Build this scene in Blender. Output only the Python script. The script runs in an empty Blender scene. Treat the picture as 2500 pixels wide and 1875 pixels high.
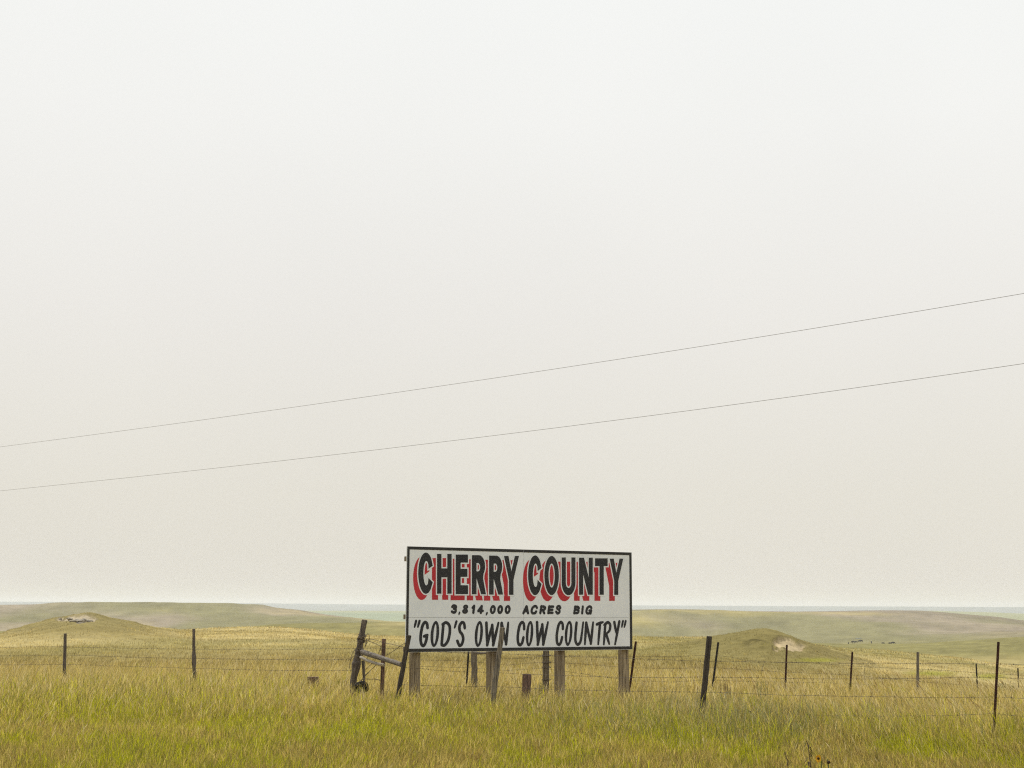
import bpy, bmesh, math, random
import numpy as np
from mathutils import Vector, Matrix
from mathutils.geometry import tessellate_polygon
rng = np.random.default_rng(7)
random.seed(7)
S = bpy.context.scene
C = S.collection

# ------------------------------------------------------------------ camera
F = 3472.0                      # focal length in px of a 2500 px wide frame (50 mm on 36 mm)
EYE = 1.95
PITCH = math.atan((1485 - 937.5) / F)
ROLL = math.radians(0.25)
_c, _s = math.cos(PITCH), math.sin(PITCH)
FW = Vector((0, _c, _s)); UP0 = Vector((0, -_s, _c)); R0 = Vector((1, 0, 0))
RT = R0 * math.cos(ROLL) + UP0 * math.sin(ROLL)
UPV = -R0 * math.sin(ROLL) + UP0 * math.cos(ROLL)
cam_d = bpy.data.cameras.new("camera"); cam = bpy.data.objects.new("camera", cam_d); C.objects.link(cam)
m = Matrix.Identity(4)
for i in range(3):
    m[i][0] = RT[i]; m[i][1] = UPV[i]; m[i][2] = -FW[i]
m[2][3] = EYE
cam.matrix_world = m
cam_d.sensor_width = 36.0; cam_d.lens = F / 2500 * 36.0
cam_d.clip_start = 0.1; cam_d.clip_end = 60000
S.camera = cam

# ------------------------------------------------------------------ light
SUN_EL, SUN_AZ = math.radians(58), math.radians(-28)      # azimuth from +Y towards +X
w = bpy.data.worlds.new("World"); S.world = w; w.use_nodes = True
nt = w.node_tree; nt.nodes.clear()
out = nt.nodes.new("ShaderNodeOutputWorld"); bg = nt.nodes.new("ShaderNodeBackground")
sky = nt.nodes.new("ShaderNodeTexSky"); sky.sky_type = 'NISHITA'; sky.sun_disc = False
sky.sun_elevation = SUN_EL; sky.sun_rotation = SUN_AZ; sky.dust_density = 6.0; sky.air_density = 1.0
tc = nt.nodes.new("ShaderNodeTexCoord"); sep = nt.nodes.new("ShaderNodeSeparateXYZ")
nt.links.new(tc.outputs['Generated'], sep.inputs[0])
ramp = nt.nodes.new("ShaderNodeValToRGB")
els = [(0.0, (0.765, 0.732, 0.65)), (0.08, (0.785, 0.757, 0.68)), (0.20, (0.84, 0.82, 0.775)), (0.33, (0.90, 0.90, 0.87)),
       (0.45, (0.915, 0.93, 0.91)), (1.0, (0.80, 0.84, 0.86))]
cr = ramp.color_ramp
cr.elements[0].position = els[0][0]; cr.elements[0].color = (*els[0][1], 1)
cr.elements[1].position = els[-1][0]; cr.elements[1].color = (*els[-1][1], 1)
for p_, c_ in els[1:-1]:
    e_ = cr.elements.new(p_); e_.color = (*c_, 1)
nt.links.new(sep.outputs['Z'], ramp.inputs[0])
# thin uneven cloud veil
nz = nt.nodes.new("ShaderNodeTexNoise"); nz.inputs['Scale'].default_value = 3.0; nz.inputs['Detail'].default_value = 3
nt.links.new(tc.outputs['Generated'], nz.inputs['Vector'])
mr = nt.nodes.new("ShaderNodeMapRange"); mr.inputs[1].default_value = 0.3; mr.inputs[2].default_value = 0.7
mr.inputs[3].default_value = 0.985; mr.inputs[4].default_value = 1.015
nt.links.new(nz.outputs['Fac'], mr.inputs[0])
mr2 = nt.nodes.new("ShaderNodeMapRange"); mr2.inputs[1].default_value = -.4; mr2.inputs[2].default_value = .4; mr2.inputs[3].default_value = .985; mr2.inputs[4].default_value = 1.04
nt.links.new(sep.outputs['X'], mr2.inputs[0])
mm2 = nt.nodes.new("ShaderNodeMath"); mm2.operation = 'MULTIPLY'; nt.links.new(mr.outputs[0], mm2.inputs[0]); nt.links.new(mr2.outputs[0], mm2.inputs[1])
mul = nt.nodes.new("ShaderNodeVectorMath"); mul.operation = 'SCALE'
nt.links.new(ramp.outputs['Color'], mul.inputs[0]); nt.links.new(mm2.outputs[0], mul.inputs['Scale'])
sc_ = nt.nodes.new("ShaderNodeVectorMath"); sc_.operation = 'SCALE'; sc_.inputs['Scale'].default_value = 0.10
nt.links.new(sky.outputs[0], sc_.inputs[0])
mix = nt.nodes.new("ShaderNodeMix"); mix.data_type = 'RGBA'; mix.inputs[0].default_value = 0.94   # haze veil over the clear sky
nt.links.new(sc_.outputs[0], mix.inputs[6]); nt.links.new(mul.outputs[0], mix.inputs[7])
nt.links.new(mix.outputs[2], bg.inputs[0]); bg.inputs[1].default_value = 1.0
nt.links.new(bg.outputs[0], out.inputs[0])

sd = bpy.data.lights.new("sun", 'SUN'); sun = bpy.data.objects.new("sun", sd); C.objects.link(sun)
sd.energy = 3.2; sd.angle = math.radians(4.0); sd.color = (1.0, 0.95, 0.86)
to_sun = Vector((math.sin(SUN_AZ) * math.cos(SUN_EL), math.cos(SUN_AZ) * math.cos(SUN_EL), math.sin(SUN_EL)))
sun.rotation_euler = to_sun.to_track_quat('Z', 'Y').to_euler()
S.view_settings.view_transform = 'Standard'; S.view_settings.look = 'None'
S.view_settings.exposure = 0.0; S.view_settings.gamma = 1.0
S.cycles.max_bounces = 8; S.cycles.diffuse_bounces = 3; S.cycles.transmission_bounces = 4; S.cycles.volume_bounces = 1
S.cycles.use_denoising = False
S.cycles.sample_clamp_indirect = 4.0
S.cycles.pixel_filter_type = 'BLACKMAN_HARRIS'; S.cycles.filter_width = 1.2

# ------------------------------------------------------------------ helpers
def ray(px, py):
    d = FW * F + RT * (px - 1250) - UPV * (py - 937.5)
    return d / d.y
def at(px, py, Y):
    d = ray(px, py); return Vector((d.x * Y, Y, EYE + d.z * Y))
def project(x, y, z):
    z = z - EYE
    fw = y * FW.y + z * FW.z
    r = x * RT.x + y * RT.y + z * RT.z
    u = x * UPV.x + y * UPV.y + z * UPV.z
    fw = np.maximum(fw, 1e-3)
    return 1250 + r / fw * F, 937.5 - u / fw * F
def pchip(x, y, xi):
    x = np.asarray(x, float); y = np.asarray(y, float)
    h = np.diff(x); d = np.diff(y, axis=0) / (h if y.ndim == 1 else h[:, None])
    mm = np.zeros_like(y)
    a, b = d[:-1], d[1:]
    w1 = 2 * h[1:] + h[:-1]; w2 = h[1:] + 2 * h[:-1]
    if y.ndim > 1: w1 = w1[:, None]; w2 = w2[:, None]
    with np.errstate(divide='ignore', invalid='ignore'):
        hm = (w1 + w2) / (w1 / a + w2 / b)
    mm[1:-1] = np.where(a * b > 0, hm, 0.0)
    mm[0] = d[0]; mm[-1] = d[-1]
    k = np.clip(np.searchsorted(x, xi) - 1, 0, len(x) - 2)
    t = np.clip((xi - x[k]) / h[k], 0, 1)
    hk = h[k]
    if y.ndim > 1: t = t[:, None]; hk = hk[:, None]
    return ((1 + 2 * t) * (1 - t) ** 2 * y[k] + t * (1 - t) ** 2 * hk * mm[k] + t * t * (3 - 2 * t) * y[k + 1] + t * t * (t - 1) * hk * mm[k + 1])

_P = np.random.default_rng(3).random((256, 256))
def vnoise(x, y):
    xi = np.floor(x).astype(int); yi = np.floor(y).astype(int)
    fx = x - xi; fy = y - yi; fx = fx * fx * (3 - 2 * fx); fy = fy * fy * (3 - 2 * fy)
    g = lambda a, b: _P[a & 255, b & 255]
    return (g(xi, yi) * (1 - fx) + g(xi + 1, yi) * fx) * (1 - fy) + (g(xi, yi + 1) * (1 - fx) + g(xi + 1, yi + 1) * fx) * fy
def fbm(x, y, o=4):
    s = 0; a = 0.5
    for i in range(o):
        s = s + a * vnoise(x * 2 ** i + 17.3 * i, y * 2 ** i + 5.1 * i); a *= 0.5
    return s / (1 - 0.5 ** o)
def sstep(a, b, x):
    t = np.clip((x - a) / (b - a), 0, 1); return t * t * (3 - 2 * t)

def tag(o, label=None, cat=None, group=None, kind=None):
    if label: o['label'] = label
    if cat: o['category'] = cat
    if group: o['group'] = group
    if kind: o['kind'] = kind
    return o
def empty(name, loc=(0, 0, 0), rz=0.0):
    o = bpy.data.objects.new(name, None); C.objects.link(o); o.location = loc; o.rotation_euler = (0, 0, rz)
    o.empty_display_size = 0.2
    return o
def link(name, me, mat, parent=None, smooth=False):
    o = bpy.data.objects.new(name, me); C.objects.link(o)
    if mat: me.materials.append(mat)
    if parent: o.parent = parent
    if smooth: me.shade_smooth()
    return o
class MB:
    def __init__(s): s.v = []; s.f = []
    def add(s, v, f):
        n = len(s.v); s.v += [tuple(p) for p in v]; s.f += [tuple(i + n for i in q) for q in f]
    def box(s, x0, x1, y0, y1, z0, z1):
        v = [(x, y, z) for z in (z0, z1) for y in (y0, y1) for x in (x0, x1)]
        s.add(v, [(0, 2, 3, 1), (4, 5, 7, 6), (0, 1, 5, 4), (2, 6, 7, 3), (0, 4, 6, 2), (1, 3, 7, 5)])
    def tube(s, pts, rad, seg=6, caps=True, rough=0.0, prof=None):
        pts = [Vector(p) for p in pts]; n = len(pts)
        rad = [rad] * n if not hasattr(rad, '__len__') else rad
        v = []; f = []
        ref = None
        for i, p in enumerate(pts):
            t = (pts[min(i + 1, n - 1)] - pts[max(i - 1, 0)]).normalized()
            if ref is None:
                ref = Vector((1, 0, 0)) if abs(t.x) < 0.8 else Vector((0, 1, 0))
            a = (ref - t * ref.dot(t)).normalized(); b = t.cross(a); ref = a
            for k in range(seg):
                if prof: ux, uy = prof[k]
                else: ux, uy = math.cos(2 * math.pi * k / seg), math.sin(2 * math.pi * k / seg)
                rr = rad[i] * (1 + rough * (random.random() - 0.5) * 2)
                v.append(p + (a * ux + b * uy) * rr)
        for i in range(n - 1):
            for k in range(seg):
                k2 = (k + 1) % seg
                f.append((i * seg + k, i * seg + k2, (i + 1) * seg + k2, (i + 1) * seg + k))
        if caps:
            f.append(tuple(reversed(range(seg)))); f.append(tuple((n - 1) * seg + k for k in range(seg)))
        s.add(v, f)
    def build(s, name, mat, parent=None, smooth=False):
        me = bpy.data.meshes.new(name); me.from_pydata(s.v, [], s.f); me.update()
        return link(name, me, mat, parent, smooth)

# ------------------------------------------------------------------ materials
def mat(name, col, rough=0.8, build=None, metallic=0.0, spec=0.3):
    M = bpy.data.materials.new(name); M.use_nodes = True
    b = M.node_tree.nodes['Principled BSDF']
    b.inputs['Base Color'].default_value = (*col, 1); b.inputs['Roughness'].default_value = rough
    b.inputs['Metallic'].default_value = metallic; b.inputs['Specular IOR Level'].default_value = spec
    if build: build(M.node_tree, b)
    return M
def noisy(c0, c1, scale=(20, 20, 20), detail=5, lo=0.35, hi=0.65, bump=0.0, coord='Object', rough_noise=False):
    def f(t, b):
        co = t.nodes.new("ShaderNodeTexCoord"); mp = t.nodes.new("ShaderNodeMapping"); mp.inputs['Scale'].default_value = scale
        t.links.new(co.outputs[coord], mp.inputs[0])
        n = t.nodes.new("ShaderNodeTexNoise"); n.inputs['Scale'].default_value = 1.0; n.inputs['Detail'].default_value = detail; n.inputs['Roughness'].default_value = 0.65
        t.links.new(mp.outputs[0], n.inputs['Vector'])
        r = t.nodes.new("ShaderNodeValToRGB"); r.color_ramp.elements[0].position = lo; r.color_ramp.elements[1].position = hi
        r.color_ramp.elements[0].color = (*c0, 1); r.color_ramp.elements[1].color = (*c1, 1)
        t.links.new(n.outputs['Fac'], r.inputs[0]); t.links.new(r.outputs[0], b.inputs['Base Color'])
        if bump:
            bp = t.nodes.new("ShaderNodeBump"); bp.inputs['Strength'].default_value = 0.8; bp.inputs['Distance'].default_value = bump
            t.links.new(n.outputs['Fac'], bp.inputs['Height']); t.links.new(bp.outputs[0], b.inputs['Normal'])
    return f
WOOD_OLD = mat("weathered_wood", (.1, .08, .07), .9, noisy((.035, .028, .024), (.20, .165, .135), (60, 60, 5), bump=.012))
WOOD_DARK = mat("dark_wood", (.05, .04, .035), .9, noisy((.022, .018, .015), (.095, .078, .062), (70, 70, 5), bump=.01))
WOOD_GREY = mat("grey_wood", (.2, .18, .16), .9, noisy((.065, .055, .043), (.28, .24, .185), (80, 80, 4), bump=.01))
WOOD_LOG = mat("log_wood", (.2, .18, .16), .9, noisy((.06, .05, .042), (.26, .225, .185), (8, 60, 60), bump=.012))
WOOD_PALE = mat("bleached_wood", (.4, .36, .3), .9, noisy((.20, .17, .13), (.56, .51, .43), (9, 70, 70), bump=.01))
WOOD_RED = mat("reddish_wood", (.15, .09, .06), .9, noisy((.05, .032, .024), (.24, .15, .11), (50, 50, 6), bump=.01))
WOOD_SIGN = mat("treated_post_wood", (.2, .15, .1), .85, noisy((.11, .08, .048), (.42, .34, .225), (55, 55, 2.2), lo=.38, hi=.66, bump=.006))
RUST = mat("rusty_steel", (.05, .02, .015), .75, noisy((.022, .010, .008), (.085, .032, .022), (30, 30, 8)), metallic=.2)
STEEL_DARK = mat("dark_painted_steel", (.02, .025, .02), .6, noisy((.014, .014, .013), (.042, .036, .03), (30, 30, 8)), metallic=.2)
WIRE = mat("old_wire", (.1, .08, .06), .7, noisy((.055, .042, .033), (.17, .135, .10), (9, 9, 9)), metallic=.1)
CABLE = mat("power_cable", (.22, .21, .20), .7)
PANEL = mat("white_sign_paint", (.8, .8, .8), .55, noisy((.75, .775, .80), (.84, .865, .895), (1.3, 1.3, 1.3), detail=9, lo=.28, hi=.62), spec=.3)
PAINT_BLACK = mat("black_sign_paint", (.03, .03, .033), .6, noisy((.026, .026, .029), (.040, .040, .043), (2, 2, 2), detail=6), spec=.25)
PAINT_RED = mat("red_sign_paint", (.5, .03, .04), .6, noisy((.47, .030, .040), (.56, .042, .055), (2, 2, 2), detail=6), spec=.25)
PAINT_WHITE = mat("white_outline_paint", (.8, .8, .8), .55, noisy((.74, .765, .79), (.82, .845, .87), (1.5, 1.5, 1.5), detail=8), spec=.3)
BORDER = mat("black_trim_paint", (.03, .03, .03), .6, noisy((.022, .022, .022), (.042, .040, .038), (6, 6, 6)), spec=.3)
ROCK = mat("grey_rock", (.2, .2, .2), .9, noisy((.20, .18, .145), (.42, .37, .28), (3, 3, 3), bump=.05))
HIDE = mat("black_hide", (.015, .014, .014), .8)
POND = mat("pond_water", (.12, .15, .17), .35, spec=.3)
# grass blades and ground take their own colour from an attribute
def attr_mat(name, transl):
    M = bpy.data.materials.new(name); M.use_nodes = True; t = M.node_tree
    b = t.nodes['Principled BSDF']; b.inputs['Roughness'].default_value = 0.55 if transl else 0.95
    b.inputs['Specular IOR Level'].default_value = 0.12 if transl else 0.03
    a = t.nodes.new("ShaderNodeAttribute"); a.attribute_name = "tint"
    o = t.nodes['Material Output']
    if transl:
        t.links.new(a.outputs['Color'], b.inputs['Base Color'])
        tr = t.nodes.new("ShaderNodeBsdfTranslucent"); t.links.new(a.outputs['Color'], tr.inputs['Color'])
        mx = t.nodes.new("ShaderNodeMixShader"); mx.inputs[0].default_value = transl
        t.links.new(b.outputs[0], mx.inputs[1]); t.links.new(tr.outputs[0], mx.inputs[2]); t.links.new(mx.outputs[0], o.inputs[0])
    else:
        g = t.nodes.new("ShaderNodeNewGeometry")
        def nn(scale, det):
            mp = t.nodes.new("ShaderNodeMapping"); mp.inputs['Scale'].default_value = scale
            t.links.new(g.outputs['Position'], mp.inputs[0])
            n = t.nodes.new("ShaderNodeTexNoise"); n.inputs['Scale'].default_value = 1; n.inputs['Detail'].default_value = det; n.inputs['Roughness'].default_value = .7
            t.links.new(mp.outputs[0], n.inputs['Vector']); return n
        n1 = nn((1.6, 1.6, 6), 6); n2 = nn((.05, .05, .4), 5)
        m1 = t.nodes.new("ShaderNodeMapRange"); m1.inputs[1].default_value = .25; m1.inputs[2].default_value = .75; m1.inputs[3].default_value = .72; m1.inputs[4].default_value = 1.28
        m2 = t.nodes.new("ShaderNodeMapRange"); m2.inputs[1].default_value = .3; m2.inputs[2].default_value = .7; m2.inputs[3].default_value = .86; m2.inputs[4].default_value = 1.14
        t.links.new(n1.outputs['Fac'], m1.inputs[0]); t.links.new(n2.outputs['Fac'], m2.inputs[0])
        mm = t.nodes.new("ShaderNodeMath"); mm.operation = 'MULTIPLY'; t.links.new(m1.outputs[0], mm.inputs[0]); t.links.new(m2.outputs[0], mm.inputs[1])
        v = t.nodes.new("ShaderNodeVectorMath"); v.operation = 'SCALE'; t.links.new(a.outputs['Color'], v.inputs[0]); t.links.new(mm.outputs[0], v.inputs['Scale'])
        t.links.new(v.outputs[0], b.inputs['Base Color'])
        bp = t.nodes.new("ShaderNodeBump"); bp.inputs['Strength'].default_value = .7; bp.inputs['Distance'].default_value = .12
        t.links.new(n1.outputs['Fac'], bp.inputs['Height']); t.links.new(bp.outputs[0], b.inputs['Normal'])
    return M
GRASS = attr_mat("grass_blades", 0.38)
GROUND = attr_mat("prairie_ground", 0)

# ------------------------------------------------------------------ terrain: one height field, rings of ridges and hollows
def ring_px(r, pts):            # a ridge line given as sighted points at distance r
    az = []; z = []
    for px, py in pts:
        d = ray(px, py); h = math.hypot(d.x, d.y); az.append(math.atan2(d.x, d.y)); z.append(EYE + d.z / h * r)
    return az, z
AZ = np.radians(np.concatenate([np.arange(-180, -34, 4.0), np.arange(-34, 34, 0.05), np.arange(34, 180.1, 4.0)]))
def ring_prof(r, pts):
    az, z = ring_px(r, pts); return pchip(az, np.array(z), np.clip(AZ, az[0], az[-1]))
PXZ = lambda px, z: pchip([math.atan((p - 1250) / F * 1.0) for p in px], np.array(z, float), np.clip(AZ, math.atan((px[0] - 1250) / F), math.atan((px[-1] - 1250) / F)))
rings = [(0.5, 0 * AZ), (28, 0 * AZ), (45, PXZ([0, 1500, 2000, 2500, 2900], [0, 0, -.3, -.75, -1.0])),
         (70, PXZ([0, 1500, 2000, 2250, 2500, 2900], [-.05, -.1, -.75, -1.2, -1.9, -2.4]))]
crestA = ring_prof(150, [(-600, 1570), (0, 1560), (420, 1541), (480, 1537), (560, 1533), (620, 1531), (700, 1533), (760, 1538), (830, 1546), (870, 1550), (1000, 1556),
                         (1545, 1556), (1740, 1556), (2000, 1576), (2060, 1584), (2150, 1588), (2250, 1599), (2350, 1607), (2420, 1619), (2500, 1627), (2900, 1670)])
rings += [(150, crestA), (230, crestA - 4.5)]
crestD = ring_prof(420, [(-600, 1550), (0, 1547), (420, 1543), (540, 1535), (600, 1529), (660, 1521.5), (720, 1519), (800, 1518), (1000, 1517), (1300, 1525), (1545, 1560), (1740, 1568), (2000, 1574), (2160, 1575),
                         (2250, 1573), (2330, 1568), (2400, 1564), (2440, 1560), (2500, 1556), (2900, 1535)])
rings += [(420, crestD), (620, crestD - 9)]
rings += [(900, ring_prof(900, [(-600, 1535), (0, 1535), (500, 1540), (900, 1532), (1250, 1540), (1545, 1562), (1900, 1570), (2100, 1572), (2250, 1570), (2500, 1562), (2900, 1560)]))]
crestC = ring_prof(1500, [(-600, 1484), (0, 1478), (100, 1476), (140, 1474.5), (230, 1475), (420, 1477), (530, 1479.5), (640, 1482), (656, 1486), (672, 1489), (720, 1493.5), (760, 1499), (800, 1504), (850, 1510), (905, 1517), (1000, 1525), (1250, 1525),
                          (1400, 1500), (1545, 1489), (1630, 1487.5), (1750, 1489), (1840, 1491.5), (1900, 1492.5), (2000, 1492.5), (2100, 1491), (2200, 1490.5), (2240, 1491), (2290, 1494), (2350, 1499), (2430, 1506), (2500, 1515), (2900, 1560)])
rings += [(1500, crestC), (2100, crestC - 22)]
rings += [(2900, ring_prof(2900, [(-600, 1510), (0, 1506), (700, 1512), (1000, 1516), (2000, 1512), (2300, 1508), (2500, 1512), (2900, 1515)]))]
crestB = ring_prof(4200, [(-600, 1484), (0, 1487), (640, 1490.5), (800, 1491), (1000, 1491.5), (1500, 1494), (2100, 1494), (2270, 1491), (2330, 1492.5), (2420, 1495), (2500, 1498), (2900, 1505)])
rings += [(4200, crestB), (5600, crestB - 30)]
rings += [(8200, ring_prof(8200, [(-900, 1467), (0, 1469), (300, 1470), (700, 1473.5), (900, 1475.5), (1550, 1478), (2000, 1480), (2500, 1482), (3200, 1486)])), (11000, -50 + 0 * AZ), (26000, -50 + 0 * AZ)]
RR = np.array([q[0] for q in rings]); ZZ = np.array([q[1] for q in rings])
back = sstep(math.radians(40), math.radians(75), np.abs(AZ))
ZZ = ZZ * (1 - back)[None, :]
RAD = np.concatenate([np.arange(0.5, 12, 1.2), np.arange(12, 45, 0.75), np.arange(45, 150, 0.45), 150 * np.exp(np.linspace(0, math.log(26000 / 150.), 230))[1:]])
HZ = pchip(np.log(RR), ZZ, np.log(np.clip(RAD, 0.5, 26000)))
A2, R2 = np.meshgrid(AZ, RAD)
X2 = np.sin(A2) * R2; Y2 = np.cos(A2) * R2
# rolling unevenness, growing with distance
HZ += (fbm(X2 / 9, Y2 / 9, 3) - .5) * .25 * sstep(6, 40, R2) * (1 - sstep(200, 500, R2)) * 1.0
HZ += (fbm(X2 / 70 + 9, Y2 / 70, 4) - .5) * 3.0 * sstep(180, 500, R2) * (1 - .6 * sstep(1200, 1600, R2))
HZ += (fbm(X2 / 420 + 2, Y2 / 420, 5) - .5) * 26 * sstep(650, 1000, R2) * (1 - sstep(1200, 1480, R2))
HZ += (fbm(X2 / 75, Y2 / 110 + 40, 4) - .5) * 7 * sstep(800, 1050, R2) * (1 - sstep(1250, 1470, R2))
# two knolls
def knoll(HZ, pts, rc, sf, sb, amp):
    az, z = ring_px(rc, pts)
    zi = pchip(az, np.array(z), np.clip(AZ, az[0], az[-1]))
    k = np.argmin(np.abs(RAD - rc))
    lift = np.maximum(zi - HZ[k], 0)
    edge = sstep(az[0], az[0] + .01, AZ) * (1 - sstep(az[-1] - .01, az[-1], AZ)); lift = lift * edge
    dr = RAD - rc; sg = np.where(dr < 0, sf, sb)
    fall = np.exp(-(np.abs(dr) / sg) ** 2.2)
    L = lift[None, :] * fall[:, None]
    wgt = np.clip(L / 0.5, 0, 1)
    rough = (fbm(X2 * .8, Y2 * .8, 4) - .5) * amp * wgt
    return HZ + L + rough, L
HZ, L1 = knoll(HZ, [(-260, 1572), (-160, 1566), (-80, 1558), (0, 1547), (26, 1538), (75, 1525), (124, 1512), (156, 1506), (182, 1499.5), (208, 1497), (234, 1499.5), (270, 1509), (325, 1518.5), (374, 1532), (423, 1539), (472, 1547), (521, 1555), (618, 1568), (680, 1574)], 112, 22, 20, .35)
HZ, L2 = knoll(HZ, [(1560, 1582), (1640, 1575), (1706, 1565), (1743, 1556), (1779, 1549), (1809, 1543.5), (1831, 1540), (1850, 1538), (1868, 1537.5), (1886, 1540.5), (1922, 1551), (1950, 1562), (1978, 1572), (2018, 1586), (2057, 1600), (2100, 1612), (2150, 1622)], 80, 11, 12, .3)
PXv, PYv = project(X2, Y2, HZ)
# worn ledges and blown-out sand on the knolls (real relief)
near1 = (R2 > 85) & (R2 < 118); near2 = (R2 > 62) & (R2 < 84)
jit = (fbm(X2 * 1.3, Y2 * 1.3, 4) - .5)
def blob(cx, cy, rx, ry, j):      # soft oval given where it is sighted
    return 1 - np.sqrt(((PXv - cx) / rx) ** 2 + ((PYv - cy) / ry) ** 2) + jit * j
sand2 = np.maximum(np.maximum(blob(1912, 1566, 26, 13, 1.2), blob(1935, 1578, 30, 11, 1.6)), blob(1900, 1582, 14, 7, 1.2)) * near2 - 1e9 * ~near2
sand1 = np.maximum(blob(200, 1508, 36, 12, .9), blob(160, 1512, 26, 5, .9)) * near1 - 1e9 * ~near1
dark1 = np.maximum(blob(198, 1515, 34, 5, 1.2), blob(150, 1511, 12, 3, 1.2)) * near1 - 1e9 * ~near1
S1 = sstep(-.05, .12, sand1); S2 = sstep(0.0, .2, sand2)
ledge = np.clip(1 - np.abs(PXv - 1850) / 70, 0, 1) * np.clip(1 - np.abs(PYv - 1572) / 22, 0, 1) * near2
HZ += ledge * (fbm(X2 * .35 + 3, Y2 * 1.9, 4) - .5) * 2.2
HZ -= S2 * .22 + S1 * .25
HZ += S1 * (fbm(X2 * 2.2, Y2 * 2.2, 4) - .5) * .7 + S2 * (fbm(X2 * 2.2, Y2 * 2.2, 4) - .5) * .25
nR, nA = HZ.shape
def ground_z(x, y):
    r = np.hypot(x, y); a = np.arctan2(x, y)
    i = np.clip(np.searchsorted(RAD, r) - 1, 0, nR - 2); j = np.clip(np.searchsorted(AZ, a) - 1, 0, nA - 2)
    fi = np.clip((r - RAD[i]) / (RAD[i + 1] - RAD[i]), 0, 1); fj = np.clip((a - AZ[j]) / (AZ[j + 1] - AZ[j]), 0, 1)
    return (HZ[i, j] * (1 - fj) + HZ[i, j + 1] * fj) * (1 - fi) + (HZ[i + 1, j] * (1 - fj) + HZ[i + 1, j + 1] * fj) * fi
gz = lambda x, y: float(ground_z(np.array([x]), np.array([y]))[0])

def lerp(a, b, t): return a * (1 - t[..., None]) + b * t[..., None]
STRAW = np.array([.53, .42, .125]); TAN = np.array([.42, .315, .08]); OLIVE = np.array([.25, .225, .06]); LIME = np.array([.41, .41, .012])
BROWN = np.array([.27, .18, .07]); SAGE = np.array([.27, .27, .13]); PINK = np.array([.27, .22, .17]); PALE = np.array([.64, .54, .30])
def land_colour(X, Y, px, py):
    r = np.hypot(X, Y)
    n1 = fbm(X / 6 + 3, Y / 11, 4); n2 = fbm(X / 28 + 1, Y / 60 + 7, 4)
    c = lerp(np.array([.40, .325, .145]) * np.ones(X.shape + (3,)), np.array([.325, .26, .105]), sstep(.4, .65, n1))
    c = lerp(c, np.array([.225, .20, .075]), sstep(.42, .62, n2) * .75)
    return c, r
COL, _ = land_colour(X2, Y2, PXv, PYv)
kn = np.clip(np.maximum(L1 / 1.0, L2 / .45), 0, 1)
COL = lerp(COL, np.array([.17, .142, .052]), kn * (.68 + .04 * (L2 > L1)))
COL = lerp(COL, np.array([.10, .085, .035]), np.clip(ledge * 2.5, 0, 1) * sstep(.45, .6, fbm(X2 * .5, Y2 * 2, 3)) * .7)  # shadow streaks under the ledges, painted dark into the ground colour
# olive hill beyond, grey-green range, pinkish rims, far fields
n3 = fbm(X2 / 90, Y2 / 160, 4); n4 = fbm(X2 / 170 + 5, Y2 / 420, 4)
COL = lerp(COL, np.array([.205, .185, .072]), sstep(240, 330, R2))
COL = lerp(COL, np.array([.36, .30, .15]), sstep(300, 420, R2) * sstep(.5, .68, n3) * .8)
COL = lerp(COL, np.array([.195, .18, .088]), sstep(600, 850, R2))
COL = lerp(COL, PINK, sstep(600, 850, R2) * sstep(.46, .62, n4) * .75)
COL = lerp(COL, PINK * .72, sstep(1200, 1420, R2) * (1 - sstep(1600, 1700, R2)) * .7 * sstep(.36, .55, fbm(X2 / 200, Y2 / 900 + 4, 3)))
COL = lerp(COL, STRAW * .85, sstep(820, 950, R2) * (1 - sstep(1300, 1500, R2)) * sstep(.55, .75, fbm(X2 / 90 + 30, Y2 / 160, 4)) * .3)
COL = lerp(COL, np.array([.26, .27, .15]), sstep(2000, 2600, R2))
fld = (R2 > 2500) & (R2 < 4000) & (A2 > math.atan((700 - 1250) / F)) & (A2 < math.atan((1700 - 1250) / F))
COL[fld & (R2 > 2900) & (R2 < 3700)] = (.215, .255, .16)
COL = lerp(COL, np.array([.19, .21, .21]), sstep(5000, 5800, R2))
mot = (fbm(X2 / 2.2, Y2 / 4, 4) - .5) * sstep(60, 120, R2) * (1 - sstep(350, 600, R2)) * .6 + (fbm(X2 / 9, Y2 / 22, 5) - .5) * sstep(250, 500, R2) * (1 - sstep(1700, 2600, R2)) * .5 + (fbm(X2 / 50, Y2 / 60 + 11, 4) - .5) * sstep(600, 900, R2) * .35
COL = COL * (1 + mot)[..., None]
# the green swale on the right
for cx, cy, rx, ry in ((2270, 1645, 65, 8), (2420, 1652, 45, 9), (1995, 1612, 60, 6)):
    gsw = np.clip(1.25 - np.hypot((PXv - cx) / rx, (PYv - cy) / ry) + jit * .8, 0, 1) * (R2 < 150) * (R2 > 40)
    COL = lerp(COL, np.array([.25, .245, .03]), gsw * .8)
COL = lerp(COL, np.array([.41, .345, .235]), S1); COL = lerp(COL, np.array([.45, .36, .215]), S2)
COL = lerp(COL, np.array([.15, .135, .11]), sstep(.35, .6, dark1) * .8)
underfoot = 1 - sstep(48, 75, R2)
COL = lerp(COL, np.array([.20, .15, .05]), underfoot * .8)

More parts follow.
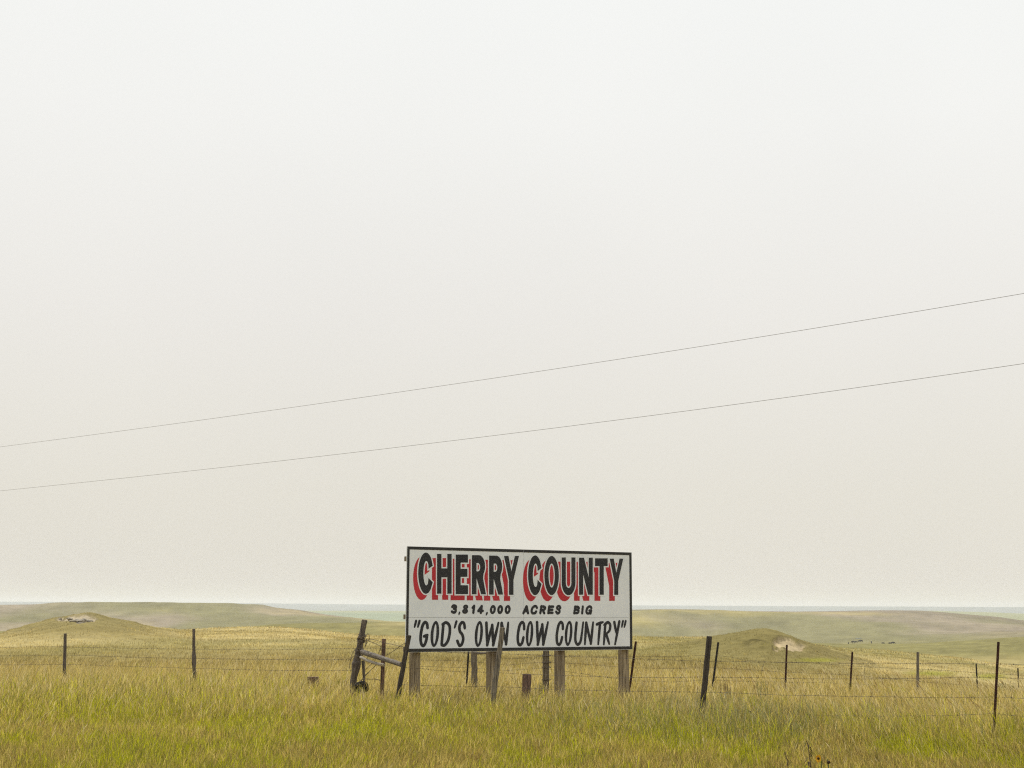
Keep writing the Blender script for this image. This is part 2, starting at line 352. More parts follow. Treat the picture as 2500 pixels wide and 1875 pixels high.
idx = np.arange(nR * nA).reshape(nR, nA)
Q = np.stack([idx[:-1, :-1], idx[:-1, 1:], idx[1:, 1:], idx[1:, :-1]], -1)
def face_avg(a): return (a[:-1, :-1] + a[1:, 1:]) / 2
fr = face_avg(R2); fL1 = face_avg(L1); fL2 = face_avg(L2)
part = np.zeros(fr.shape, int)
part[fr > 255] = 3; part[fr > 700] = 4; part[fr > 2100] = 5; part[fr > 5600] = 6
part[(fL1 > .35) & (fr < 150)] = 1; part[(fL2 > .22) & (fr < 110)] = 2
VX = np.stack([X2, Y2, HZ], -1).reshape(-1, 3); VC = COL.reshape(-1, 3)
# shared normals so that the pieces meet without a seam
def grid_normals():
    P = np.stack([X2, Y2, HZ], -1)
    du = np.gradient(P, axis=0); dv = np.gradient(P, axis=1)
    n = np.cross(dv, du); n /= np.maximum(np.linalg.norm(n, axis=-1, keepdims=True), 1e-9)
    n[n[..., 2] < 0] *= -1
    return n.reshape(-1, 3)
VN = grid_normals()
def np_mesh(name, V, Fq, tint, normals=None, tris=None):
    me = bpy.data.meshes.new(name)
    me.vertices.add(len(V)); me.vertices.foreach_set("co", V.astype(np.float32).ravel())
    loops = Fq.ravel(); sizes = np.full(len(Fq), Fq.shape[1])
    if tris is not None:
        loops = np.concatenate([loops, tris.ravel()]); sizes = np.concatenate([sizes, np.full(len(tris), 3)])
    me.loops.add(len(loops)); me.loops.foreach_set("vertex_index", loops.astype(np.int32))
    me.polygons.add(len(sizes)); st = np.concatenate([[0], np.cumsum(sizes)[:-1]])
    me.polygons.foreach_set("loop_start", st.astype(np.int32)); me.polygons.foreach_set("loop_total", sizes.astype(np.int32))
    me.update(calc_edges=True)
    a = me.attributes.new("tint", 'FLOAT_COLOR', 'POINT')
    a.data.foreach_set("color", np.concatenate([tint, np.ones((len(tint), 1))], 1).astype(np.float32).ravel())
    if normals is not None:
        me.shade_smooth(); me.normals_split_custom_set_from_vertices(normals.tolist())
    return me
names = {0: "ground", 1: "hill", 2: "hill", 3: "hills", 4: "hills", 5: "hills", 6: "mountains"}
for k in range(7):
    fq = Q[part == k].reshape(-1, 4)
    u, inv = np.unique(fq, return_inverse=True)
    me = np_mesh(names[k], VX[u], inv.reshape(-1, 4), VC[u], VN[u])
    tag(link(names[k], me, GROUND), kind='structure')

# ------------------------------------------------------------------ grass
def blade_mesh(N, x, y, z, h, wd, yaw, lx, ly, col, levels, widths, tipcol=None):
    """levels: heights 0..1, widths: share of wd; the last level is a point."""
    K = len(levels) - 1
    V = np.zeros((N, 2 * K + 1, 3), np.float32)
    cx, sx = np.cos(yaw), np.sin(yaw)
    for k, (l, ww) in enumerate(zip(levels, widths)):
        b = l ** 1.8
        px = x + lx * h * b; py = y + ly * h * b; pz = z + h * (l - .18 * b * (lx * lx + ly * ly))
        if k < K:
            V[:, 2 * k] = np.stack([px - cx * wd * ww / 2, py - sx * wd * ww / 2, pz], -1)
            V[:, 2 * k + 1] = np.stack([px + cx * wd * ww / 2, py + sx * wd * ww / 2, pz], -1)
        else: V[:, 2 * k] = np.stack([px, py, pz], -1)
    base = (np.arange(N) * (2 * K + 1))[:, None]
    q = np.concatenate([base + np.array([2 * k, 2 * k + 1, 2 * k + 3, 2 * k + 2]) for k in range(K - 1)], 0)
    t = base + np.array([2 * K - 2, 2 * K - 1, 2 * K])
    cc = np.repeat(col[:, None, :], 2 * K + 1, 1)
    if tipcol is not None:
        for k in range(K + 1):
            if levels[k] > .6: cc[:, 2 * k:2 * k + 2] = tipcol[:, None, :]
    return V.reshape(-1, 3), q, t, cc.reshape(-1, 3)
HALF = math.radians(25)
def scatter(r0, r1, per_m2):
    n = int(HALF * (r1 * r1 - r0 * r0) * per_m2)
    r = np.sqrt(rng.random(n) * (r1 * r1 - r0 * r0) + r0 * r0); a = (rng.random(n) * 2 - 1) * HALF
    return np.sin(a) * r, np.cos(a) * r
def plant_fields(x, y):
    """greenness, dryness and height of the sward from its own patches"""
    r = np.hypot(x, y)
    g1 = fbm(x / 2.2 + 4, y / 3.0, 4); g2 = fbm(x / .55 + 9, y / .8 + 2, 3); g3 = fbm(x / 7 + 20, y / 7 + 3, 3)
    verge = 1 - sstep(19.5, 26, y + x * .45 + (g3 - .5) * 6)         # greener sward of the roadside verge
    green = .95 * sstep(.40, .60, g1 * .32 + g2 * .68) * (0.22 + .78 * verge)
    green += .3 * sstep(.0, 6, x) * (1 - sstep(19, 22, r)) * sstep(.38, .55, g2)
    green += .35 * sstep(.5, .7, g3) * (1 - sstep(26, 40, r))
    green *= 1 - .75 * sstep(28, 36, r)
    dry = sstep(.42, .64, fbm(x / 1.6 + 31, y / 2.2 + 8, 4))
    return np.clip(green, 0, 1), dry, verge, g3
VV = []; QQ = []; TT = []; CC = []; off = 0
def push(V, q, t, c):
    global off
    VV.append(V); QQ.append(q + off); TT.append(t + off); CC.append(c); off += len(V)
def bump_noise(n, s): return 1 + (rng.random((n, 1)) - .5) * s
def wind(x, y):
    return np.where(x < 0, .25, 0) - sstep(1, 8, x) * .42 + (fbm(x / 4, y / 4 + 50, 2) - .5) * .5
# tufts: (r0, r1, tufts per m2, blades per tuft, tuft radius, width, height)
for r0, r1, dens, nb, tr, wd, hh in ((8, 13, 10, 10, .07, .006, .30), (13, 18, 200, 13, .075, .0052, 0), (18, 22, 170, 13, .075, .0056, 0), (22, 25, 110, 13, .08, .0066, 0), (25, 31, 66, 13, .08, .0078, 0), (31, 42, 24, 12, .10, .009, .42), (42, 75, 6, 10, .2, .012, .13), (75, 125, 1.6, 9, .3, .02, .13), (125, 200, .35, 9, .6, .04, .16)):
    tx, ty = scatter(r0, r1, dens); n = len(tx)
    g, d, verge, g3 = plant_fields(tx, ty)
    tz0 = ground_z(tx, ty)
    px, py = project(tx, ty, tz0)
    isg = rng.random(n) < g
    kk = rng.random(n)
    c = np.where((kk < .45)[:, None], STRAW, np.where((kk < .75)[:, None], TAN, np.where((kk < .88)[:, None], BROWN, OLIVE)))
    c = np.where((d > .6)[:, None] & (kk < .6)[:, None], STRAW * 1.08, c)
    c = np.where(isg[:, None], np.where((rng.random(n) < .7)[:, None], LIME * 1.05, OLIVE), c)
    gy = np.exp(-((tx - 3.3) / 2.2) ** 2 - ((ty - 22.5) / 2.2) ** 2)
    c = np.where((rng.random(n) < gy * .7)[:, None], SAGE * .9, c)
    sw = np.hypot(tx, ty) + .35 * tx          # the mown verge gives way to taller grass along the fence line
    if hh == 0: hh = .235 + .20 * sstep(20.8, 23.6, sw + (g3 - .5) * 2) + .13 * sstep(1, 4, tx) * sstep(20.8, 22.6, sw) * (1 - sstep(24.5, 26.5, sw))
    ht = hh * np.where(r0 < 42, 1.08 - .022 * np.clip(tx, -6, 10), 1.0) * (.65 + .7 * rng.random(n)) * (1 + .25 * (g3 - .5))
    keep = np.ones(n, bool)
    if r0 >= 42:
        i = np.clip(np.searchsorted(RAD, np.hypot(tx, ty)) - 1, 0, nR - 1); j = np.clip(np.searchsorted(AZ, np.arctan2(tx, ty)) - 1, 0, nA - 1)
        keep = (S1[i, j] < .3) & (S2[i, j] < .3)
        lc = COL[i, j]; c = np.where((rng.random(n) < .93)[:, None], lc * 1.4, c); 
        ht = ht * (1 - .45 * kn[i, j])
    tx, ty, ht, c, isg = tx[keep], ty[keep], ht[keep], c[keep], isg[keep]; n = len(tx)
    N = n * nb
    x = np.repeat(tx, nb) + rng.normal(0, tr, N); y = np.repeat(ty, nb) + rng.normal(0, tr, N)
    z = ground_z(x, y) - .01
    h = np.repeat(ht, nb) * (.6 + .6 * rng.random(N))
    if 13 <= r0 < 31:                # upper leaves and tips spring from higher up the culm
        up = rng.random(N) < .68
        z = np.where(up, z + h * (.25 + .5 * rng.random(N)), z); h = np.where(up, .035 + .16 * h + .045 * rng.random(N), h)
    wv = np.repeat(wind(tx, ty) * .55 + rng.normal(0, .15, n), nb) + rng.normal(0, .36, N)
    ly = rng.normal(0, .35, N) - .1
    if r0 < 42:                      # the pasture band by the fence is bleached paler than the verge
        pale = sstep(22.5, 27, np.hypot(tx, ty) + tx * .30 + (g3[keep] - .5) * 5) * (~isg)
        c = lerp(c * (.92 + .12 * sstep(17, 23, np.hypot(tx, ty)))[:, None], np.array([.60, .485, .20]), pale * .7 * (rng.random(n) < .8))
    col = np.repeat(c * bump_noise(n, .7), nb, 0)
    mixc = (rng.random(N) < np.repeat(.22 + .16 * sstep(17, 24, np.hypot(tx, ty)), nb))[:, None]
    vg = np.repeat(1 - sstep(20.5, 24, sw[keep]), nb)
    alt = np.where((rng.random(N) < .5 - .15 * vg)[:, None], STRAW * 1.15, np.where((rng.random(N) < .55)[:, None], OLIVE, np.where((rng.random(N) < vg * .85)[:, None], LIME, PALE)))
    col = np.where(mixc & np.repeat(np.hypot(tx, ty) < 42, nb)[:, None], alt, col) * bump_noise(N, 1.0) * 1.06
    push(*blade_mesh(N, x, y, z, h, wd * (.7 + .6 * rng.random(N)), rng.normal(0, .7, N), wv, ly, col, (0, .5, 1), (1, .85, 0)))
# taller flowering stalks with pale seed heads
for r0, r1, dens, wd, hh in ((12, 18, 10, .009, .30), (18, 22, 16, .010, .36), (22, 25, 32, .010, .50), (25, 31, 38, .011, .56), (31, 42, 24, .013, .56)):
    x, y = scatter(r0, r1, dens); N = len(x)
    g, d, verge, g3 = plant_fields(x, y)
    clump = fbm(x / .9 + 70, y / 1.2, 3)
    keep = rng.random(N) < np.clip((clump - .36) * 3.2, .05, 1) * (1 - .75 * verge * (g > .3)) * (.35 + .65 * sstep(17, 23, np.hypot(x, y)))
    x, y = x[keep], y[keep]; N = len(x)
    z = ground_z(x, y) - .01
    h = hh * (.6 + .65 * rng.random(N)); wv = wind(x, y) * 1.2 + rng.normal(0, .22, N)
    k = rng.random(N)
    stem = (STRAW * .9)[None, :] * bump_noise(N, .4)
    head = np.where((k < .62)[:, None], PALE, np.where((k < .85)[:, None], TAN, BROWN)) * bump_noise(N, .4)
    push(*blade_mesh(N, x, y, z, h, wd * (.7 + .6 * rng.random(N)), rng.normal(0, .6, N), wv, rng.normal(-.05, .2, N), stem, (0, .72, .84, 1), (.35, .35, 1, 0), head))
V = np.concatenate(VV); q = np.concatenate(QQ); t = np.concatenate(TT); c = np.concatenate(CC)
me = np_mesh("grass", V, q, np.clip(c, 0, 1), None, t)
tag(link("grass", me, GRASS), 'yellow green and straw coloured prairie grass covering the verge and pasture', 'grass', kind='stuff')
del V, q, t, c, VV, QQ, TT, CC
print("terrain and grass done")
#@@OBJECTS
# ------------------------------------------------------------------ the sign
SIGN_Y, SIGN_X, SIGN_YAW, SW, SH, SZ = 26.292, 0.237, 0.512, 4.745, 1.83, 1.185
sign = empty("billboard", (SIGN_X, SIGN_Y, gz(SIGN_X, SIGN_Y)), SIGN_YAW)
tag(sign, 'white roadside billboard with black border reading CHERRY COUNTY, raised on four square wooden posts', 'billboard')
SB = sign.location.z
cy_, sy_ = math.cos(SIGN_YAW), math.sin(SIGN_YAW)
def sgn(px, py, depth=0.0):          # sighted point on the sign face -> local x, z
    d = ray(px, py); nx, ny = -sy_, cy_
    k = ((SIGN_X * nx + SIGN_Y * ny) + depth) / (d.x * nx + d.y * ny)
    X, Y, Z = d.x * k, d.y * k, EYE + d.z * k
    return ((X - SIGN_X) * cy_ + (Y - SIGN_Y) * sy_, Z - SB)
z0, z1 = SZ - SB, SZ + SH - SB
xl, xr = -SW / 2, SW / 2
xs = sgn(1278, 1460)[0]; zs = sgn(1278, 1508)[1]
g_ = .002
pm = MB()
for (a, b) in ((xl, xs - g_), (xs + g_, xr)):
    for (c_, d_) in ((z0, zs - g_), (zs + g_, z1)):
        pm.box(a, b, 0, .019, c_, d_)
pm.build("panel", PANEL, sign)
bw = .050
bd = MB(); yb0, yb1 = -.004, -.0002
bd.box(xl + .006, xs - .003, yb0, yb1, z1 - bw, z1 + .002); bd.box(xs + .003, xr + .002, yb0, yb1, z1 - bw, z1 + .002)
bd.box(xl + .006, xr + .002, yb0, yb1, z0 + .006, z0 + bw + .012)
bd.box(xl + .006, xl + bw, yb0, yb1, z0 + bw + .012, z1 - bw); bd.box(xr - bw, xr + .002, yb0, yb1, z0 + bw + .012, z1 - bw)
bd.build("border", BORDER, sign)
for zc in (sgn(990, 1364)[1], sgn(990, 1506)[1], sgn(990, 1587)[1] + .01):
    b = MB(); b.box(xl - .006, xr - .06, .021, .095, zc - .042, zc + .042); b.build("stringer", WOOD_SIGN, sign)
for (a, b_) in ((1002, 1026), (1189, 1215), (1356.5, 1380.5), (1513.5, 1537)):
    xa, xb = sgn(a, 1650, .105)[0], sgn(b_, 1650, .105)[0]
    xc = (xa + xb) / 2 + .02; hw = .075
    pb = MB(); n = 10
    for dz in range(n):
        pass
    pts = [(xc + random.uniform(-.003, .003), .175, -.25 + (1.9 + .25) * i / n) for i in range(n + 1)]
    pb.tube(pts, hw, 8, prof=[(.90, -1), (1, -.90), (1, .90), (.90, 1), (-.90, 1), (-1, .90), (-1, -.90), (-.90, -1)], rough=.02)
    pb.build("post", WOOD_SIGN, sign)

# lettering: flat painted shapes, each coat 2 mm proud of the one below
def arc(cx, cy, rx, ry, a0, a1, n=18):
    return [(cx + rx * math.cos(math.radians(a0 + (a1 - a0) * i / n)), cy + ry * math.sin(math.radians(a0 + (a1 - a0) * i / n))) for i in range(n + 1)]
def area(p): return sum(p[i][0] * p[(i + 1) % len(p)][1] - p[(i + 1) % len(p)][0] * p[i][1] for i in range(len(p))) / 2
def offset(poly, d):
    n = len(poly); r = []
    s = 1 if area(poly) > 0 else -1
    for i in range(n):
        p, c_, q = Vector(poly[i - 1]), Vector(poly[i]), Vector(poly[(i + 1) % n])
        e1, e2 = (c_ - p), (q - c_)
        if e1.length < 1e-9 or e2.length < 1e-9: r.append(tuple(c_)); continue
        e1.normalize(); e2.normalize()
        n1 = Vector((e1.y, -e1.x)) * s; n2 = Vector((e2.y, -e2.x)) * s
        b = n1 + n2
        if b.length < 1e-6: r.append(tuple(c_ + n1 * d)); continue
        b.normalize(); k = 1 / max(b.dot(n1), .11)
        r.append(tuple(c_ + b * d * k))
    return r
# block capitals drawn on a w x h board (uniform stems), y up
def blk(ch, w, h):
    st = w * .30 if ch in 'HNU' else w * .33
    tb = h * .205
    if ch == 'H': return [(0, 0), (st, 0), (st, h * .41), (w - st, h * .41), (w - st, 0), (w, 0), (w, h), (w - st, h), (w - st, h * .635), (st, h * .635), (st, h), (0, h)], []
    if ch == 'E': return [(0, 0), (w, 0), (w, h * .225), (w * .40, h * .225), (w * .40, h * .435), (w * .95, h * .435), (w * .95, h * .64), (w * .40, h * .64), (w * .40, h * .795), (w * .99, h * .795), (w * .99, h), (0, h)], []
    if ch == 'T': s = w * .34; return [(w * .5 - s / 2 + w * .02, 0), (w * .5 + s / 2 + w * .02, 0), (w * .5 + s / 2 + w * .02, h * .785), (w, h * .785), (w, h), (0, h), (0, h * .785), (w * .5 - s / 2 + w * .02, h * .785)], []
    if ch == 'Y': a, b = w * .33, w * .63; return [(a, 0), (b, 0), (b, h * .38), (w, h), (w * .72, h), (w * .49, h * .61), (w * .30, h), (0, h), (a, h * .38)], []
    if ch == 'N': return [(0, 0), (st, 0), (st, h * .55), (w * .66, 0), (w, 0), (w, h), (w - st, h), (w - st, h * .47), (w * .36, h), (0, h)], []
    if ch == 'O': return arc(w / 2, h / 2, w / 2, h / 2, 0, 360, 48)[:-1], [arc(w / 2, h / 2, w * .215, h * .305, 0, 360, 40)[:-1]]
    if ch == 'U':
        o = [(w, h), (w - st * 1.0, h)] + [(w - st, h * .33)] + arc(w / 2, h * .33, w / 2 - st, h * .135, 0, -180, 16)[1:] + [(st, h), (0, h)] + [(0, h * .34)] + arc(w / 2, h * .34, w / 2, h * .34, 180, 360, 24)[1:]
        return o, []
    if ch == 'C':
        o = arc(w * .52, h / 2, w * .52, h / 2, 38, 318, 40)
        i = arc(w * .55, h / 2, w * .20, h * .295, -46, -322, 32)
        o[0] = (w * .99, h * .68); o[-1] = (w * .99, h * .28)
        i[0] = (w * .70, h * .385); i[-1] = (w * .70, h * .605)
        return o + i, []
    if ch == 'R':
        s = w * .33
        o = [(0, 0), (s, 0), (s, h * .41), (w * .66, 0), (w, 0), (w * .80, h * .40)] + arc(w * .50, h * .715, w * .44, h * .285, -50, 90, 16)[1:] + [(0, h)]
        hol = [(s, h * .585), (w * .42, h * .585)] + arc(w * .44, h * .69, w * .15, h * .105, -80, 80, 10) + [(w * .42, h * .795), (s, h * .795)]
        return o, [hol]
class Flat:
    def __init__(s, y): s.v = []; s.f = []; s.y = y
    def fill(s, loops, dy=0.0):
        pl = [[Vector((x, z, 0)) for x, z in lp] for lp in loops]
        tris = tessellate_polygon(pl); n = len(s.v)
        flat = [p for lp in loops for p in lp]
        s.v += [(x, s.y - dy, z) for x, z in flat]
        for t in tris:
            a, b, c_ = (flat[i] for i in t)
            ar = (b[0] - a[0]) * (c_[1] - a[1]) - (c_[0] - a[0]) * (b[1] - a[1])
            if abs(ar) < 1e-12: continue
            s.f.append(tuple(i + n for i in (t if ar > 0 else (t[0], t[2], t[1]))))
    def ribbon(s, pts, hw, cap=True, ends=(1, 1), dy=0.0):
        """a pen stroke of half width hw, as a strip of quads with round or cut ends"""
        n = len(pts); b0 = len(s.v); nr = []
        w_ = lambda i: hw * (ends[0] + (1 - ends[0]) * min(1, i / n / .35)) * (ends[1] + (1 - ends[1]) * min(1, (n - 1 - i) / n / .35))
        for i in range(n):
            t = (pts[min(i + 1, n - 1)] - pts[max(i - 1, 0)]).normalized(); nr.append(Vector((-t.y, t.x)))
            for sg in (1, -1):
                p = pts[i] + nr[-1] * w_(i) * sg; s.v.append((p.x, s.y - dy, p.y))
        for i in range(n - 1): a = b0 + 2 * i; s.f.append((a, a + 1, a + 3, a + 2))
        if cap:
            for i, sg in ((0, -1), (n - 1, 1)):
                k = len(s.v); out_ = Vector((nr[i].y, -nr[i].x)) * sg
                for a in range(7):
                    p = pts[i] + nr[i] * w_(i) * math.cos(math.pi * a / 6) + out_ * w_(i) * math.sin(math.pi * a / 6); s.v.append((p.x, s.y - dy, p.y))
                q_ = tuple(range(k, k + 7)); s.f.append(q_[::-1] if sg > 0 else q_)
    def build(s, name, m_, parent):
        me = bpy.data.meshes.new(name); me.from_pydata(s.v, [], s.f); me.update(); return link(name, me, m_, parent)
def box_map(x0, x1, yt, yb, cx, cy, k=5.53):
    """sighted corners of one letter (in the measuring crop) -> map from (u, v) in 0..1 to the sign face"""
    f = lambda x, y: sgn(cx + x / k, cy + y / k)
    tl, tr, bl, br = f(x0, yt), f(x1, yt), f(x0, yb), f(x1, yb)
    def g(u, v):
        a = [bl[i] * (1 - u) + br[i] * u for i in (0, 1)]; b = [tl[i] * (1 - u) + tr[i] * u for i in (0, 1)]
        return (a[0] * (1 - v) + b[0] * v, a[1] * (1 - v) + b[1] * v)
    return g
A_, B_ = (980, 1320), (1260, 1320)
title = [('C', 226, 424, 160, 718, A_), ('H', 480, 677, 178, 716, A_), ('E', 731, 899, 187, 722, A_), ('R', 950, 1140, 195, 724, A_), ('R', 1182, 1371, 201, 728, A_), ('Y', 1383, 1587, 206, 731, A_),
         ('C', 160, 344, 199, 736, B_), ('O', 381, 576, 206, 736, B_), ('U', 614, 800, 226, 737, B_), ('N', 848, 1034, 229, 730, B_), ('T', 1064, 1235, 238, 731, B_), ('Y', 1262, 1446, 242, 731, B_)]
red, whi, blk_ = Flat(-.0015), Flat(-.0030), Flat(-.0045)
k_ = 1 / 5.53 / F * SIGN_Y / math.cos(SIGN_YAW) * .97       # one crop pixel on the sign, metres
for ch, x0, x1, yt, yb, (cx, cy) in title:
    o, hs = blk(ch, 1.0, 1.0)
    g = box_map(x0, x1, yt, yb, cx, cy)
    loops = [[g(u, v) for u, v in lp] for lp in [o] + hs]
    blk_.fill(loops)
    whi.fill([offset(loops[0], 15 * k_)] + [offset(h, -15 * k_) for h in loops[1:]], dy=random.random() * .0004)
    gr = box_map(x0 - 56, x1 - 56, yt + 69, yb + 69, cx, cy)
    lr = [[gr(u, v) for u, v in lp] for lp in [o] + hs]
    red.fill([offset(lr[0], 11 * k_)] + [offset(h, -10 * k_) for h in lr[1:]], dy=random.random() * .0004)
red.build("letter_shadow", PAINT_RED, sign); whi.build("letter_outline", PANEL, sign); blk_.build("title_lettering", PAINT_BLACK, sign)

def spline(pts, n=8, closed=False):
    P = [Vector(p) for p in pts]; r = []
    N = len(P); rng_ = range(N if closed else N - 1)
    for i in rng_:
        p0 = P[i - 1] if (i > 0 or closed) else P[0]; p1 = P[i]; p2 = P[(i + 1) % N]; p3 = P[(i + 2) % N] if (i + 2 < N or closed) else P[-1]
        for k in range(n):
            t = k / n
            r.append(.5 * ((2 * p1) + (p2 - p0) * t + (2 * p0 - 5 * p1 + 4 * p2 - p3) * t * t + (3 * p1 - p0 - 3 * p2 + p3) * t ** 3))
    if not closed: r.append(P[-1])
    return r
# pen letters: ('s' curved | 'l' straight | 'o' closed, points in a 0..1 box)
PEN = {
 'G': [('s', [(.97, .76), (.90, .93), (.62, 1), (.28, .84), (.04, .45), (.08, .12), (.36, 0), (.66, .10), (.84, .34)]), ('l', [(.50, .40), (.93, .45)]), ('l', [(.90, .45), (.80, .22)])],
 'C': [('s', [(.97, .70), (.92, .92), (.64, 1), (.28, .84), (.03, .42), (.08, .10), (.36, 0), (.66, .10), (.86, .33)])],
 'O': [('o', (.5, .5, .40, .5, .20))],
 'D': [('l', [(.22, .93), (.02, .04)]), ('s', [(.14, .92), (.55, 1), (.93, .86), (.97, .55), (.75, .20), (.36, .01), (.05, .02)])],
 'S': [('s', [(.98, .76), (.88, .96), (.60, 1), (.32, .84), (.36, .62), (.66, .47), (.78, .28), (.60, .06), (.30, 0), (.04, .20)])],
 'W': [('l', [(.04, 1), (.10, 0)]), ('l', [(.10, 0), (.50, .90)]), ('l', [(.50, .90), (.58, 0)]), ('l', [(.58, 0), (1, 1)])],
 'N': [('l', [(.16, .98), (.0, 0)]), ('l', [(.16, .98), (.72, .03)]), ('l', [(.72, .03), (1, 1)])],
 'U': [('s', [(.16, .98), (.02, .45), (.04, .14), (.32, 0), (.66, .14), (.84, .52), (1, 1)])],
 'T': [('l', [(0, .90), (.5, .96), (1, 1)]), ('l', [(.52, .95), (.22, 0)])],
 'R': [('l', [(.24, .93), (.02, 0)]), ('s', [(.12, .88), (.60, 1), (.96, .88), (.84, .62), (.34, .48)]), ('l', [(.36, .48), (.82, .02)])],
 'Y': [('l', [(.02, .97), (.36, .52)]), ('l', [(1, 1), (.16, 0)])],
 '"': [('l', [(.30, 1), (0, 0)]), ('l', [(1, 1), (.66, 0)])],
 "'": [('l', [(1, 1), (0, 0)])],
 '3': [('s', [(.14, .80), (.42, .98), (.86, .90), (.88, .66), (.50, .54)]), ('s', [(.50, .54), (.84, .42), (.80, .12), (.44, .0), (.06, .14)])],
 '8': [('o', (.55, .74, .37, .26, .10)), ('o', (.47, .29, .42, .29, .10))],
 '1': [('l', [(.86, 1), (.52, 0)]), ('l', [(.84, .98), (.22, .72)])],
 '4': [('l', [(.78, 1), (.58, 0)]), ('l', [(.76, .96), (.06, .30)]), ('l', [(.04, .28), (1, .28)])],
 '0': [('o', (.5, .5, .44, .5, .12))],
 ',': [('l', [(.85, 1), (.2, 0)])],
 'A': [('l', [(.62, 1), (.0, 0)]), ('l', [(.64, 1), (.92, 0)]), ('l', [(.28, .30), (.84, .30)])],
 'E': [('l', [(.24, 1), (.04, 0)]), ('l', [(.20, .95), (1, .95)]), ('l', [(.14, .5), (.84, .5)]), ('l', [(.05, .05), (.86, .05)])],
 'B': [('l', [(.24, 1), (.04, 0)]), ('s', [(.20, .95), (.72, .96), (.94, .80), (.76, .56), (.14, .53)]), ('s', [(.14, .53), (.68, .53), (.88, .36), (.68, .06), (.05, .05)])],
 'I': [('l', [(.85, 1), (.15, 0)])],
 'K': []}
PEN['Rb'] = [('l', [(.24, 1), (.04, 0)]), ('s', [(.20, .94), (.70, .96), (.96, .80), (.76, .52), (.14, .47)]), ('l', [(.46, .48), (.80, 0)])]
PEN['Sb'] = [('s', [(.94, .74), (.82, .95), (.52, 1), (.26, .84), (.32, .64), (.70, .46), (.78, .22), (.56, .02), (.28, .0), (.04, .22)])]
PEN['Cb'] = [('s', [(.93, .76), (.82, .95), (.56, 1), (.20, .76), (.04, .32), (.16, .04), (.42, 0), (.66, .06), (.80, .24)])]
PEN['Gb'] = [('s', [(.94, .78), (.82, .95), (.56, 1), (.20, .76), (.04, .32), (.16, .04), (.42, 0), (.66, .06), (.80, .20)]), ('l', [(.58, .42), (.92, .42)]), ('l', [(.90, .42), (.80, .0)])]
def write(fl, ch, x0, x1, yt, yb, org, hw, cap=True, ends=(1, 1)):
    cx, cy = org; ins = hw
    g = box_map(x0 + ins, x1 - ins, yt + ins, yb - ins, cx, cy); G = box_map(x0, x1, yt, yb, cx, cy)
    for j, (kind, pts) in enumerate(PEN[ch]):
        if kind == 'o':                          # slanted ring: centre, half width, half height, lean
            cu, cv, ru, rv, ln = pts
            W_ = Vector(G(1, .5)) - Vector(G(0, .5)); H_ = Vector(G(.5, 1)) - Vector(G(.5, 0)); hu, hv = hw * k_ / W_.length, hw * k_ / H_.length
            lp = lambda s_: [G(cu + (ru + s_ * hu) * math.cos(a) + ln * (rv + s_ * hv) * math.sin(a), cv + (rv + s_ * hv) * math.sin(a)) for a in np.linspace(0, 2 * math.pi, 41)[:-1]]
            fl.fill([lp(0), lp(-2)], dy=.0003 * j)
        else:
            p2 = spline(pts, 8) if kind == 's' else [Vector(pts[0]).lerp(Vector(pts[-1]), i / 8) if len(pts) == 2 else None for i in range(9)]
            if p2[0] is None: p2 = spline(pts, 5)
            fl.ribbon([Vector(g(*p)) for p in p2], hw * k_, cap, ends, dy=.0003 * j)
ac = Flat(-.0018)
for ch, x0, x1, yt, yb, o in [('3', 662, 757, 858, 986, A_), (',', 762, 798, 958, 1010, A_), ('8', 815, 910, 862, 988, A_), ('1', 938, 1002, 864, 988, A_), ('4', 1020, 1114, 867, 990, A_), (',', 1130, 1170, 962, 1016, A_),
                              ('0', 1188, 1280, 868, 992, A_), ('0', 1288, 1378, 868, 992, A_), ('0', 1388, 1480, 868, 992, A_),
                              ('A', 82, 182, 870, 994, B_), ('Cb', 190, 302, 868, 996, B_), ('Rb', 308, 410, 870, 994, B_), ('E', 415, 517, 870, 994, B_), ('Sb', 522, 616, 868, 996, B_),
                              ('B', 766, 866, 874, 996, B_), ('I', 874, 918, 874, 996, B_), ('Gb', 930, 1036, 873, 998, B_)]:
    write(ac, ch, x0, x1, yt, yb, o, 16) if ch != ',' else write(ac, ch, x0, x1, yt, yb, o, 11, ends=(1, .6))
ac.build("acreage_lettering", PAINT_BLACK, sign)
mo = Flat(-.0018)
for ch, x0, x1, yt, yb, o in [('"', 163, 260, 1068, 1180, A_), ('G', 238, 374, 1083, 1437, A_), ('O', 380, 523, 1083, 1437, A_), ('D', 522, 674, 1087, 1432, A_), ("'", 703, 758, 1075, 1190, A_), ('S', 732, 876, 1086, 1434, A_),
                              ('O', 977, 1113, 1083, 1435, A_), ('W', 1122, 1328, 1090, 1428, A_), ('N', 1318, 1460, 1088, 1424, A_),
                              ('C', 2, 130, 1083, 1427, B_), ('O', 120, 243, 1083, 1428, B_), ('W', 258, 448, 1083, 1420, B_), ('C', 528, 652, 1082, 1422, B_), ('O', 645, 772, 1082, 1422, B_), ('U', 780, 924, 1084, 1420, B_),
                              ('N', 910, 1058, 1084, 1416, B_), ('T', 1072, 1190, 1082, 1416, B_), ('R', 1164, 1292, 1084, 1418, B_), ('Y', 1306, 1412, 1072, 1418, B_), ('"', 1412, 1494, 1070, 1180, B_)]:
    write(mo, ch, x0, x1, yt, yb, o, 18.5 if ch not in '"\'' else 15, ends=(1, .72) if ch in 'NWTRYU"\'' else (.95, .95))
mo.build("motto_lettering", PAINT_BLACK, sign)

